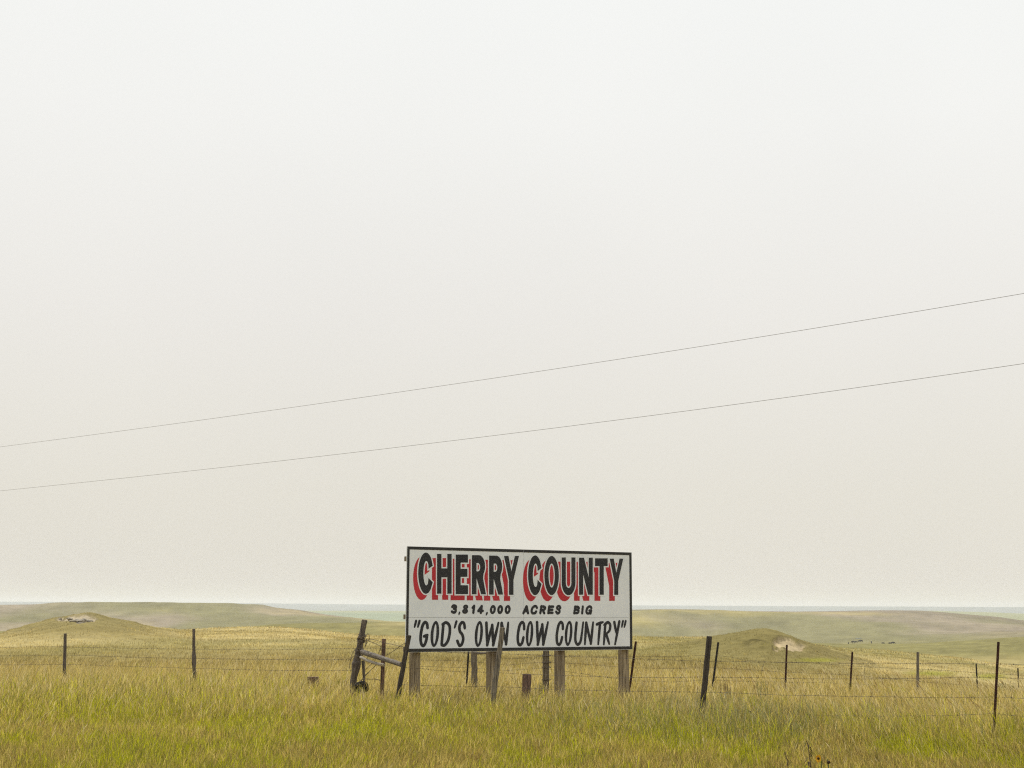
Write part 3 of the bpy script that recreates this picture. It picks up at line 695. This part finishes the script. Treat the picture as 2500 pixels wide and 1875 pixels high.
# ------------------------------------------------------------------ fences
def round_post(name, top, bot, rt, rb, m_, parent, seg=12, rough=.10, knots=(), n=16, tilt=.0, square=False):
    top = Vector(top); bot = Vector(bot); ax = (top - bot); bot2 = bot - ax.normalized() * .35
    pts = []; rad = []
    ph = random.random() * 9
    for i in range(n + 1):
        t = i / n; p = bot2.lerp(top, t)
        wob = .012 * math.sin(t * 5 + ph) * (rb / .07)
        pts.append(p + Vector((wob, wob * .5, 0)))
        r = rb + (rt - rb) * t
        for kt, kr in knots: r *= 1 + kr * math.exp(-((t - kt) / .05) ** 2)
        rad.append(r)
    rad += [rt * .8]; pts += [pts[-1] + ax.normalized() * rt * .15]
    b = MB()
    pr = None
    if square: pr = [(.82, -1), (1, -.82), (1, .82), (.82, 1), (-.82, 1), (-1, .82), (-1, -.82), (-.82, -1)]; seg = 8
    b.tube(pts, rad, seg, rough=rough, prof=pr)
    return b.build(name, m_, parent, smooth=False)
def steel_post(top, bot, parent, m_, wdt=.038):
    top = Vector(top); bot = Vector(bot); ax = (top - bot).normalized(); bot = bot - ax * .4
    b = MB()
    a = (Vector((1, 0, 0)) - ax * ax.x).normalized(); c_ = ax.cross(a)
    def bar(x0, x1, y0, y1, p, q):
        v = [e + a * x + c_ * y for e in (p, q) for (x, y) in ((x0, y0), (x1, y0), (x1, y1), (x0, y1))]
        b.add(v, [(0, 3, 2, 1), (4, 5, 6, 7), (0, 1, 5, 4), (1, 2, 6, 5), (2, 3, 7, 6), (3, 0, 4, 7)])
    h = wdt / 2
    bar(-h, h, -.005, .0, bot, top); bar(-.004, .004, .0015, .036, bot, top - ax * .01)
    L = (top - bot).length
    for i in range(int(L / .054)):                 # studs on the face
        p = bot + ax * (.03 + i * .054); bar(-.007, .007, -.012, -.0055, p, p + ax * .016)
    return b.build("post", m_, parent)
def barbed(name, pts, parent, rad=.0024, barbs=.13, twist=True):
    P = [Vector(p) for p in pts]
    Q_ = []
    for i in range(len(P) - 1):
        n = max(2, int((P[i + 1] - P[i]).length / .35))
        for k in range(n): Q_.append(P[i].lerp(P[i + 1], k / n) + Vector((0, 0, random.uniform(-.005, .005))))
    Q_.append(P[-1])
    b = MB(); b.tube(Q_, rad, 4, caps=False)
    if barbs:
        for i in range(len(Q_) - 1):
            L = (Q_[i + 1] - Q_[i]).length; n = max(1, int(L / barbs))
            for k in range(n):
                p = Q_[i].lerp(Q_[i + 1], (k + random.random() * .3) / n)
                for s_ in (1, -1):
                    a = Vector((random.uniform(-.4, .4), random.uniform(-.6, .6), 1)).normalized() * .014 * s_
                    b.tube([p - a * .9, p + a], .0017, 3, caps=False)
                b.tube([p - Vector((.006, 0, 0)), p + Vector((.006, 0, 0))], rad * 1.9, 4)
    return b.build(name, WIRE, parent)
FY = lambda px: float(np.interp(px, [-700, 158, 474, 868, 1000, 1215, 1725, 2440, 3200], [38, 33.5, 30.8, 26.5, 25.2, 24.0, 22.3, 20.4, 19.0]))
RY = lambda px: float(np.interp(px, [1000, 1142, 1157, 1335, 1550, 1747, 1910, 2075, 2240, 2383, 2490, 2700], [27.6, 28.0, 28.6, 27.8, 28.2, 29, 30, 31.5, 33, 38, 40, 46]))
def pxl(L, Yf, dy=0.0): return [at(px, py, Yf(px) + dy) for px, py in L]
def base(tp, bp, Y):              # extend the sighted shaft down to the soil
    t, b = at(*tp, Y), at(*bp, Y)
    d = (b - t); g = gz(b.x, b.y)
    return t, t + d * ((g - t.z) / d.z)
pxm = lambda px, Y: px / F * Y     # size in px at distance -> metres

fl_ = empty("barbed_wire_fence", (at(474, 1640, FY(474)).x, FY(474), 0))
tag(fl_, 'sagging barbed wire fence on thin dark wooden posts left of the corner brace', 'fence')
def adopt(o, par): o.parent = par; o.matrix_parent_inverse = Matrix.Translation(-par.location); return o
def fence_post(par, tp, bp, wpx, Yf, m_, knots=(), rough=.1, square=False):
    Y = Yf(tp[0]); t, b = base(tp, bp, Y)
    return adopt(round_post("post", t, b, pxm(wpx * .46, Y), pxm(wpx * .52, Y), m_, None, rough=rough, knots=knots, square=square), par)
fence_post(fl_, (158.5, 1547), (157.5, 1640), 8, FY, WOOD_OLD, knots=((.5, .15), (.45, -.1)))
fence_post(fl_, (473, 1536), (475, 1650), 7.5, FY, WOOD_OLD, knots=((.62, .35), (.7, .25), (.5, .2), (.4, .2)), rough=.16)
fence_post(fl_, (-180, 1545), (-181, 1640), 7.5, FY, WOOD_OLD)
for L in ([(-500, 1578), (-180, 1578), (0, 1580), (158, 1579), (320, 1583), (474, 1585), (700, 1585), (870, 1583)],
          [(-500, 1602), (-180, 1601), (0, 1602), (158, 1599), (330, 1605), (474, 1607), (640, 1610), (760, 1611), (872, 1609)],
          [(-500, 1624), (-180, 1623), (0, 1623), (158, 1622), (330, 1627), (474, 1632), (700, 1637), (866, 1637)]):
    adopt(barbed("barbed_wire", pxl(L, FY, -.06), None), fl_)

fr_ = empty("barbed_wire_fence", (at(1725, 1640, FY(1725)).x, FY(1725), 0))
tag(fr_, 'nearest barbed wire fence with thick dark leaning post and tall rusty steel post at right', 'fence')
fence_post(fr_, (1732.5, 1554), (1713, 1728), 14.5, FY, WOOD_DARK, rough=.06)
t, b = base((2437.5, 1567), (2428, 1752), FY(2440)); adopt(steel_post(t, b, None, RUST, pxm(6.2, FY(2440))), fr_)
t, b = base((2960, 1570), (2955, 1760), FY(2960)); adopt(steel_post(t, b, None, RUST), fr_)
for L in ([(872, 1583), (990, 1583.5), (1100, 1592), (1240, 1596), (1326, 1600), (1525, 1607), (1640, 1611), (1728, 1614), (1910, 1616.5), (2075, 1619), (2240, 1620), (2436, 1621), (2500, 1622.5), (2960, 1628)],
          [(978, 1629), (1030, 1632.5), (1088, 1638), (1148, 1641), (1210, 1642), (1278, 1646.5), (1395, 1650), (1525, 1654), (1640, 1654), (1722, 1652), (1910, 1656), (2060, 1658), (2240, 1656), (2340, 1654), (2434, 1654), (2500, 1657), (2960, 1665)],
          [(972, 1671), (1030, 1673), (1140, 1676), (1208, 1675.5), (1380, 1684), (1525, 1687), (1640, 1689), (1718, 1690), (1790, 1692), (1910, 1697), (2060, 1700), (2240, 1702), (2432, 1702), (2500, 1705), (2960, 1715)],
          [(1716, 1728), (1850, 1738), (1950, 1745), (2150, 1749), (2300, 1748), (2429, 1742), (2500, 1750), (2960, 1762)]):
    adopt(barbed("barbed_wire", pxl(L, FY, -.03), None), fr_)

rr_ = empty("barbed_wire_fence", (at(1910, 1640, RY(1910)).x, RY(1910), 0))
tag(rr_, 'far barbed wire fence of thin steel posts running behind billboard and down to the right', 'fence')
for tp, bp, w_, m_ in (((1145, 1572), (1138, 1690), 4.5, STEEL_DARK), ((1552.5, 1566), (1536, 1690), 5.5, RUST), ((1753.5, 1568), (1737.5, 1692), 5, STEEL_DARK), ((1921, 1574), (1916.5, 1694), 4.6, RUST),
                       ((2081, 1591), (2074.5, 1696), 4.6, RUST), ((2383, 1620), (2387, 1697), 3.4, STEEL_DARK), ((2485, 1631), (2488, 1703), 3.2, STEEL_DARK)):
    t, b = base(tp, bp, RY(tp[0])); adopt(steel_post(t, b, None, m_, pxm(w_, RY(tp[0]))), rr_)
fence_post(rr_, (1158.5, 1570), (1159, 1690), 15, RY, WOOD_GREY, rough=.14, knots=((.4, .12),))
fence_post(rr_, (1333.5, 1572), (1334, 1698), 16, RY, WOOD_GREY, rough=.03, square=True)
fence_post(rr_, (2241.5, 1592), (2239.5, 1699), 7.2, RY, WOOD_GREY, rough=.05)
hb = MB(); a = at(1152, 1594.5, RY(1157)); c_ = at(1196, 1594.5, RY(1200)); hb.tube([a, a.lerp(c_, .5), c_], pxm(3.2, 28), 7, rough=.1)
adopt(hb.build("rail", WOOD_GREY, None), rr_)
for py in (1600, 1617, 1629, 1659):               # wire lashings round the square post
    bn = MB(); p = at(1333.8, py, RY(1335)); r_ = pxm(9.3, 27.8)
    bn.tube([p + Vector((math.cos(q) * r_ * 1.12, math.sin(q) * r_ * 1.12, .012 * math.sin(q))) for q in np.linspace(0, 6.28, 13)], .007, 5)
    adopt(bn.build("wire_lashing", WIRE, None), rr_)
for L in ([(1000, 1588), (1142, 1595), (1240, 1609), (1326, 1602), (1345, 1615), (1390, 1601), (1525, 1602), (1640, 1603), (1752, 1599), (1820, 1611), (1900, 1618), (1918, 1617), (2000, 1620), (2110, 1628), (2240, 1633), (2384, 1642), (2486, 1648), (2700, 1660)],
          [(1000, 1610), (1142, 1615), (1240, 1623.5), (1326, 1616.5), (1410, 1620), (1525, 1629), (1550, 1631), (1640, 1632), (1748, 1630), (1860, 1637), (1920, 1641), (1980, 1644), (2078, 1647), (2240, 1664), (2384, 1674), (2487, 1676), (2700, 1690)],
          [(1000, 1626), (1142, 1630), (1240, 1637), (1326, 1632), (1545, 1662), (1640, 1665), (1744, 1660), (1860, 1665), (1918, 1666), (2076, 1668), (2240, 1685), (2385, 1690), (2488, 1690), (2700, 1704)]):
    adopt(barbed("barbed_wire", pxl(L, RY, -.03), None, rad=.0022, barbs=.16), rr_)
for pts in ([(2112, 1627), (2110.5, 1640), (2110, 1669)], [(1867, 1615), (1860, 1634), (1858, 1650)], [(1326, 1602), (1310, 1604), (1300, 1612)]):
    st = MB(); st.tube(pxl(pts, RY, -.04), .003, 4, caps=False); adopt(st.build("wire_stay", WIRE, None), rr_)

# the wire-bound corner brace left of the sign
YB = FY(868)
cb = empty("fence_corner_brace", (at(862, 1690, YB).x, YB, 0))
tag(cb, 'leaning corner brace of heavy weathered posts and sloping log left of the billboard', 'fence brace')
t, b = base((888.5, 1514), (861, 1684), YB)
adopt(round_post("corner_post", t, b, pxm(6.8, YB), pxm(8.6, YB), WOOD_OLD, None, seg=14, rough=.09, knots=((.62, .28), (.58, .2), (.74, .1), (.3, .1)), n=26), cb)
t, b = base((1000, 1551.5), (972.5, 1690), 24.75)
adopt(round_post("leaning_post", t, b, pxm(5.6, 25), pxm(6, 25), WOOD_DARK, None, rough=.09, n=20), cb)
t, b = base((936.5, 1560), (933.5, 1684), 25.9)
o = adopt(round_post("middle_post", t, b, pxm(4.6, 26), pxm(4.6, 26), WOOD_RED, None, rough=.07, square=True), cb)
def log(name, p0, p1, Y0, Y1, r0, r1, m_, sag=0):
    p, q_ = at(*p0, Y0), at(*p1, Y1); n = 14
    b = MB(); b.tube([p.lerp(q_, i / n) - Vector((0, 0, sag * math.sin(math.pi * i / n))) for i in range(n + 1)], [r0 + (r1 - r0) * i / n for i in range(n + 1)], 12, rough=.08)
    return adopt(b.build(name, m_, None), cb)
log("log_rail", (884, 1591.5), (980, 1622.5), 26.35, 24.9, pxm(6.4, 26), pxm(5.6, 25), WOOD_LOG)
log("split_rail", (880, 1604.5), (938, 1624), 26.2, 25.75, pxm(3.6, 26), pxm(3.6, 26), WOOD_PALE, .02)
log("slat", (886.5, 1613), (890.5, 1688), 26.6, 26.55, pxm(4.0, 26.5), pxm(2.4, 26.5), WOOD_GREY)
wr = MB()
for k in range(7):                                    # turns of wire about the post and its knot
    py = 1552 + k * 2.4 + random.uniform(-1, 1); p = at(882.5 - (py - 1556) * .16, py, YB); r_ = pxm(9.2, YB)
    wr.tube([p + Vector((math.cos(q) * r_, math.sin(q) * r_, .03 * math.sin(q + k))) for q in np.linspace(0, 6.28, 15)], .007, 5)
for k in range(4):
    py = 1588 + k * 3; p = at(877 - (py - 1590) * .16, py, YB); r_ = pxm(9.6, YB)
    wr.tube([p + Vector((math.cos(q) * r_, math.sin(q) * r_, .05 * math.sin(q + k * 2))) for q in np.linspace(0, 6.28, 15)], .006, 5)
adopt(wr.build("wire_wrap", WIRE, None), cb)
def squig(pts, Y0, Y1, rad=.0042, name="loose_wire"):
    n = len(pts); b = MB()
    P = spline([at(px, py, Y0 + (Y1 - Y0) * i / (n - 1)) for i, (px, py) in enumerate(pts)], 5)
    b.tube(P, rad, 4, caps=False)
    for p in P[::2]:
        a = Vector((random.uniform(-1, 1), random.uniform(-1, 1), random.uniform(-1, 1))).normalized() * .018
        b.tube([p - a, p + a], .0028, 3, caps=False)
    return adopt(b.build(name, WIRE, None), cb)
squig([(890, 1560), (894, 1553), (897, 1547)], 26.2, 26.2); squig([(892, 1578), (897, 1568), (902, 1558), (900, 1547)], 26.2, 26.1)
squig([(891, 1580), (895, 1560), (894, 1571), (892, 1562)], 26.2, 26.1); squig([(893, 1562), (904, 1566), (918, 1572), (931, 1579)], 26.1, 25.8, .005)
squig([(894, 1560), (915, 1562), (934, 1568)], 26.1, 25.8); squig([(937, 1569), (952, 1572), (974, 1577), (990, 1581)], 25.8, 24.9, .0045)
squig([(943, 1600), (955, 1593), (968, 1584), (980, 1575), (991, 1570)], 25.6, 24.7, .0055); squig([(930, 1580), (928, 1587), (925, 1592)], 25.8, 25.8)
squig([(868, 1584), (861, 1594), (857, 1606), (854, 1620), (853, 1632)], 26.3, 26.2); squig([(864, 1602), (856, 1608), (851, 1611)], 26.3, 26.2)
squig([(918, 1624), (905, 1636), (892, 1650), (880, 1662), (874, 1668)], 26.0, 26.2, .005); squig([(908, 1620), (897, 1630), (891, 1637)], 26.0, 26.2)
squig([(876, 1668), (884, 1660), (892, 1648), (899, 1642)], 26.2, 26.2); squig([(886, 1657), (900, 1658), (915, 1658), (928, 1661)], 26.1, 25.9, .0055)

# coil of old wire lying at the foot of the corner post
pc = at(880, 1681, 26.2)
co = MB()
for k in range(30):
    r_ = .10 * (1 - .72 * random.random()); dx, dy, dz = (random.uniform(-.025, .025) for _ in range(3)); tl = random.uniform(-.3, .3); sq = random.uniform(.75, 1)
    co.tube([pc + Vector((dx + r_ * math.cos(q) * 1.15, dy + .10 * (k / 15 - .5) + r_ * .3 * tl * math.cos(q), dz + r_ * sq * math.sin(q) + .02)) for q in np.linspace(0, 6.28, 19)], .010, 5)
tag(co.build("wire_coil", STEEL_DARK), 'dark coil of old wire lying in grass at foot of the leaning corner post', 'wire coil')

# single posts and stumps
def lone(name, tp, bp, wt, wb, Y, m_, label, cat, group=None, **kw):
    t, b = base(tp, bp, Y)
    o = round_post(name, t, b, pxm(wt / 2, Y), pxm(wb / 2, Y), m_, None, **kw)
    return tag(o, label, cat, group)
lone("fence_post", (1225.5, 1532), (1206, 1702), 12.0, 14.5, FY(1215), WOOD_GREY, 'grey weathered wooden post leaning right in front of the billboard, hiding part of OWN', 'fence post', rough=.08, n=22)
lone("stump", (1286.5, 1647), (1287, 1702), 21, 22, 25.6, WOOD_RED, 'short reddish brown wooden stump under the middle of the billboard', 'stump', rough=.07, square=False, seg=14)
# sawn block in the grass
bk = MB(); p0 = at(765, 1662, 29.2); g0 = gz(p0.x, p0.y); hw = pxm(13.2, 29.2); zt = at(765, 1652.5, 29.2).z
bk.tube([(p0.x, p0.y, g0 - .05), (p0.x + .004, p0.y, g0 + .2), (p0.x, p0.y, zt - .01), (p0.x, p0.y, zt)], [hw, hw, hw, hw * .97], 8, prof=[(.90, -.8), (1, -.7), (1, .7), (.9, .8), (-.9, .8), (-1, .7), (-1, -.7), (-.9, -.8)], rough=.02)
tag(bk.build("wood_block", WOOD_RED), 'squat reddish brown wood block poking out of grass left of the corner brace', 'wood block')

# ------------------------------------------------------------------ overhead wires
def cable(name, pts, lab):
    L = []
    c2 = np.polyfit([p[0] for p in pts], [p[1] for p in pts], 2)
    for px in np.linspace(-900, 3300, 70):
        Y = 1 / (1 / 49.5 + (1 / 25.0 - 1 / 49.5) * px / 2500)
        L.append(at(px, float(np.polyval(c2, px)), Y))
    b = MB(); b.tube(L, .0045, 6); tag(b.build(name, CABLE), lab, 'power line')
cable("power_line", [(0, 1090.5), (640, 1006), (1345, 903), (2000, 797), (2500, 717.6)], 'upper of two thin dark overhead power lines crossing the pale sky')
cable("power_line", [(0, 1198), (640, 1131), (1243, 1059), (1900, 972), (2500, 888)], 'lower of two thin dark overhead power lines crossing the pale sky')

# ------------------------------------------------------------------ rocks on the left knoll
def hit(px, py, r0, r1):                  # first meeting of a sight line with the land
    d = ray(px, py); ys = np.arange(r0, r1, .15)
    zz = EYE + d.z * ys - ground_z(d.x * ys, ys); k = np.argmax(zz < 0)
    Y = ys[k] if (zz < 0).any() else r1
    return Vector((d.x * Y, Y, gz(d.x * Y, Y)))
def rock(p, sx, sy, sz, lab, grp):
    bm = bmesh.new(); bmesh.ops.create_icosphere(bm, subdivisions=2, radius=1)
    for v in bm.verts:
        k = 1 + random.uniform(-.22, .22); v.co = Vector((v.co.x * sx * k, v.co.y * sy * k, v.co.z * sz * k))
    me = bpy.data.meshes.new("rock"); bm.to_mesh(me); bm.free()
    o = link("rock", me, ROCK); o.location = p; o.rotation_euler = (0, 0, random.random() * 6)
    tag(o, lab, 'rock', grp)
for px, py, s_ in ((146, 1511.5, .18), (169, 1515, .22), (179, 1517.5, .28), (187, 1515.5, .2), (196, 1517.5, .30), (205, 1515, .22), (213, 1517, .24), (222, 1517.5, .18), (190, 1519, .2)):
    rock(hit(px, py, 85, 125) + Vector((0, 0, .02)), s_, s_ * .8, s_ * .38, 'grey rock in the ledge across the bare crest of the left knoll', 'rocks on the left knoll')

# ------------------------------------------------------------------ cattle far off in the valley
def cow_mesh():
    V_ = [(0, 0, 1.05), (.55, 0, 1.08), (.95, 0, 1.15), (1.25, 0, .95), (1.5, 0, .55), (1.72, 0, .38),            # barrel, neck, grazing head
          (-.6, 0, 1.1), (-.85, 0, 1.12), (-.98, 0, .7), (-1.0, 0, .45)]                                         # rump, tail
    E_ = [(0, 1), (1, 2), (2, 3), (3, 4), (4, 5), (0, 6), (6, 7), (7, 8), (8, 9)]
    Rd = [.40, .38, .28, .20, .16, .09, .36, .22, .04, .05]
    for sx, sy, par in ((.62, .2, 1), (.62, -.2, 1), (-.68, .2, 6), (-.68, -.2, 6)):
        i = len(V_); k = -.08 if sx < 0 else .04
        V_ += [(sx, sy, .8), (sx + k, sy, .42), (sx - k * .3, sy, .03)]; Rd += [.17, .09, .07]
        E_ += [(par, i), (i, i + 1), (i + 1, i + 2)]
    for sy in (.1, -.1):
        i = len(V_); V_ += [(1.42, sy * 2.4, .72)]; Rd += [.05]; E_ += [(4, i)]
    me = bpy.data.meshes.new("cow_frame"); me.from_pydata(V_, E_, [])
    o = bpy.data.objects.new("cow_frame", me); C.objects.link(o)
    md = o.modifiers.new("s", 'SKIN'); o.modifiers.new("d", 'SUBSURF').levels = 1
    for i, r_ in enumerate(Rd): me.skin_vertices[0].data[i].radius = (r_, r_)
    me.skin_vertices[0].data[0].use_root = True
    dg = bpy.context.evaluated_depsgraph_get(); r_ = bpy.data.meshes.new_from_object(o.evaluated_get(dg))
    bpy.data.objects.remove(o); bpy.data.meshes.remove(me)
    r_.name = "cow"; r_.shade_smooth(); return r_
cow_me = cow_mesh(); cow_me.materials.clear(); cow_me.materials.append(HIDE)
cow0 = None
herd = [(2071.5, 1573.5, 1.2), (2083, 1571, 2.2), (2090, 1570.5, 2.6), (2097.5, 1568.5, .1), (2102.5, 1568, 3.3), (2127.5, 1571, 1.4), (2155.5, 1574, .3), (2173.5, 1574, 3.0), (2179.5, 1573, .2)]
for px, py, rz in herd:
    p = hit(px, py, 640, 1500)
    if cow0 is None:
        cow0 = bpy.data.objects.new("cow", cow_me); o = cow0
    else: o = cow0.copy()
    C.objects.link(o); o.location = p; o.rotation_euler = (0, 0, rz); k = .8 + .25 * random.random(); o.scale = (k, k, k)
    tag(o, 'tiny black cow grazing in the far valley right of the knoll with bare sand', 'cow', 'black cattle grazing in the far valley')
pp = hit(2096, 1558.5, 640, 1500)
po = MB(); po.tube([pp + Vector((0, 0, -.4)), pp + Vector((0, 0, .25))], [1, 1], 24)
ring = [(pp.x + 1.9 * math.cos(a), pp.y + 5 * math.sin(a)) for a in np.linspace(0, 6.28, 33)[:-1]]
zt = max(gz(x, y) for x, y in ring)
po = MB(); po.add([(x, y, zt + .05) for x, y in ring] + [(x, y, zt - 3) for x, y in ring], [tuple(range(32))] + [(i, i + 32, (i + 1) % 32 + 32, (i + 1) % 32) for i in range(32)])
tag(po.build("pond", POND), kind='structure')

# ------------------------------------------------------------------ plants that stand out of the sward
LEAF_DRY = mat("dried_leaf", (.06, .045, .03), .9, noisy((.05, .038, .026), (.15, .115, .075), (30, 30, 30)))
LEAF_GREEN = mat("weed_green", (.10, .13, .03), .8, noisy((.06, .09, .02), (.15, .17, .05), (25, 25, 25)))
LEAF_SAGE = mat("sage_leaf", (.32, .33, .24), .85, noisy((.22, .24, .17), (.42, .42, .31), (25, 25, 25)))
STEM_BROWN = mat("brown_stem", (.16, .10, .05), .9, noisy((.14, .095, .05), (.30, .20, .10), (25, 25, 25)))
PETAL = mat("yellow_petal", (.75, .42, .01), .6, noisy((.62, .30, .005), (.85, .52, .015), (20, 20, 20)))
DISC = mat("flower_disc", (.03, .018, .012), .95, noisy((.018, .012, .01), (.06, .035, .02), (120, 120, 120)))
def leaf(b, p, d, L, wd, droop=.4):
    d = Vector(d).normalized(); s_ = d.cross(Vector((0, 0, 1)));
    s_ = s_.normalized() if s_.length > 1e-4 else Vector((1, 0, 0))
    q1 = p + d * L * .45; q2 = p + d * L + Vector((0, 0, -droop * L)); n_ = s_ * wd / 2
    up = s_.cross(d) * wd * .12
    b.add([p, q1 + n_ + up, q2, q1 - n_ + up, q1 - up], [(0, 1, 4), (0, 4, 3), (1, 2, 4), (4, 2, 3)])
def bush(name, px, py_top, py_base, wpx, Y, m_, n, lab, cat, spread=.5, leaves=3, grp=None, stem=None, ll=.05):
    p = at(px, py_base, Y); g = gz(p.x, p.y); H = at(px, py_top, Y).z - g; W = pxm(wpx, Y)
    root = empty(name, (p.x, p.y, g)); tag(root, lab, cat, grp)
    sb, lb = MB(), MB()
    for i in range(n):
        a = random.random() * 6.28; rr = W * .5 * math.sqrt(random.random()); h = H * random.uniform(.6, 1)
        b0 = Vector((math.cos(a) * rr * .3, math.sin(a) * rr * .3, -.02)); b1 = Vector((math.cos(a) * rr, math.sin(a) * rr, h)); md = b0.lerp(b1, .5) + Vector((math.cos(a), math.sin(a), 0)) * rr * .12
        P = spline([b0, md, b1], 4); sb.tube(P, [.0035 * (1 - .6 * k / (len(P) - 1)) for k in range(len(P))], 4)
        for k in range(leaves):
            t_ = random.uniform(.35, 1); pt = P[min(int(t_ * (len(P) - 1)), len(P) - 1)]
            a2 = random.random() * 6.28; leaf(lb, pt, (math.cos(a2), math.sin(a2), random.uniform(-.2, .9)), ll * random.uniform(.6, 1.3), ll * .28)
    sb.build("stem", stem or m_, root); lb.build("foliage", m_, root)
bush("green_bush", 2456, 1660, 1706, 40, 36, LEAF_GREEN, 46, 'wispy green bush with upright thin stems between the far right fence posts', 'bush', leaves=9, ll=.07)
bush("dead_weed", 1773, 1654, 1702, 44, 27, STEM_BROWN, 34, 'brown dead weed clump just right of the thick leaning fence post', 'weed', leaves=6, ll=.035)
bush("sage_weed", 1766, 1682, 1708, 26, 25.5, LEAF_SAGE, 34, 'pale silvery sage weed low in front of the brown dead weed clump', 'weed', leaves=8, ll=.06)
bush("green_weed", 1862, 1655, 1704, 30, 26.8, LEAF_GREEN, 14, 'loose dark green weed just left of a thin rusty fence post', 'weed', leaves=4, ll=.06)
bush("green_weed", 1319, 1658, 1702, 14, 26.8, LEAF_GREEN, 16, 'dark green weed between the reddish stump and grey square post under the billboard', 'weed', leaves=7, ll=.06)
def dried_stalk(px, pt, pb, Y, n, lab, sc=1.0):
    p = at(px, pb, Y); g = gz(p.x, p.y); top = at(px - 3, pt, Y).z - g
    root = empty("dried_weed", (p.x, p.y, g)); tag(root, lab, 'weed')
    b = MB(); P = spline([Vector((.0, 0, -.02)), Vector((.012, 0, top * .5)), Vector((-.015, .0, top * .92)), Vector((-.03, 0, top))], 5); b.tube(P, [.006 - .003 * i / (len(P) - 1) for i in range(len(P))], 5); b.build("stem", LEAF_DRY, root)
    lb = MB()
    for i in range(n):
        z = top * (1 - .42 * (i / n)); a = random.random() * 6.28
        leaf(lb, Vector((-.012, 0, z)), (math.cos(a), math.sin(a) * .6, -.5), random.uniform(.035, .075) * sc, random.uniform(.014, .026) * sc, .55)
    lb.build("foliage", LEAF_DRY, root)
dried_stalk(1977, 1808, 1850, 14.3, 16, 'dark dried weed with drooping leaves in the grass left above the yellow sunflower')
dried_stalk(1924, 1836, 1870, 14.2, 8, 'small dark withered weed, fainter and lower than the drooping dried weed', .7)
def flower(px, py, Y, petals, lab, rad, face):
    p = at(px, py, Y); g = gz(p.x, p.y); h = p.z - g
    root = empty("sunflower", (p.x, p.y, g)); tag(root, lab, 'sunflower')
    fd = Vector(face).normalized(); hd = Vector((0, 0, h))
    b = MB(); b.tube(spline([Vector((.06, .03, -.02)), Vector((.035, .02, h * .5)), hd - fd * .03 + Vector((0, 0, .012)), hd - fd * .012], 6), .0045, 5); b.build("stem", LEAF_GREEN, root)
    lb = MB()
    for z, a in ((.3, .4), (.45, 2.6), (.62, 4.4), (.75, 1.2)): leaf(lb, Vector((.03, .015, h * z)), (math.cos(a), math.sin(a), .3), .09, .045)
    lb.build("foliage", LEAF_GREEN, root)
    q = fd.to_track_quat('Z', 'Y')
    d = MB(); prof_ = [(-.014, .55), (-.006, .9), (.004, 1), (.013, .75), (.018, .3)]
    d.tube([hd + fd * a for a, _ in prof_], [rad * r_ for _, r_ in prof_], 12); d.build("flower_head", DISC, root)
    if petals:
        pb = MB()
        for k in range(petals):
            a = 6.283 * k / petals + random.uniform(-.1, .1); u = q @ Vector((math.cos(a), math.sin(a), .15)); s_ = q @ Vector((-math.sin(a), math.cos(a), 0))
            L = random.uniform(.022, .032); c0 = hd + u * rad * .8; n_ = fd * .004
            pb.add([c0 - s_ * .004, c0 + s_ * .004, c0 + u * L * .55 + s_ * .0085 + n_, c0 + u * L, c0 + u * L * .55 - s_ * .0085 + n_], [(0, 1, 2, 3, 4)])
        pb.build("petals", PETAL, root)
flower(1999, 1852, 13.6, 15, 'yellow sunflower facing left low in the grass at lower right', .013, (-.75, -.55, .15))
flower(2023, 1861, 13.5, 0, 'dark brown petalless sunflower head just right of the yellow sunflower', .016, (.1, -.95, .2))

# ------------------------------------------------------------------ air
hz = MB(); hz.box(-9500, 9500, -300, 10500, -80, 48)
HM = bpy.data.materials.new("haze_air"); HM.use_nodes = True; t = HM.node_tree; t.nodes.clear()
o_ = t.nodes.new("ShaderNodeOutputMaterial"); pv = t.nodes.new("ShaderNodeVolumePrincipled")
pv.inputs['Color'].default_value = (.975, .99, 1.0, 1); pv.inputs['Density'].default_value = 1.1e-4; pv.inputs['Anisotropy'].default_value = 0.3
t.links.new(pv.outputs[0], o_.inputs['Volume'])
tag(hz.build("haze", HM), kind='stuff')
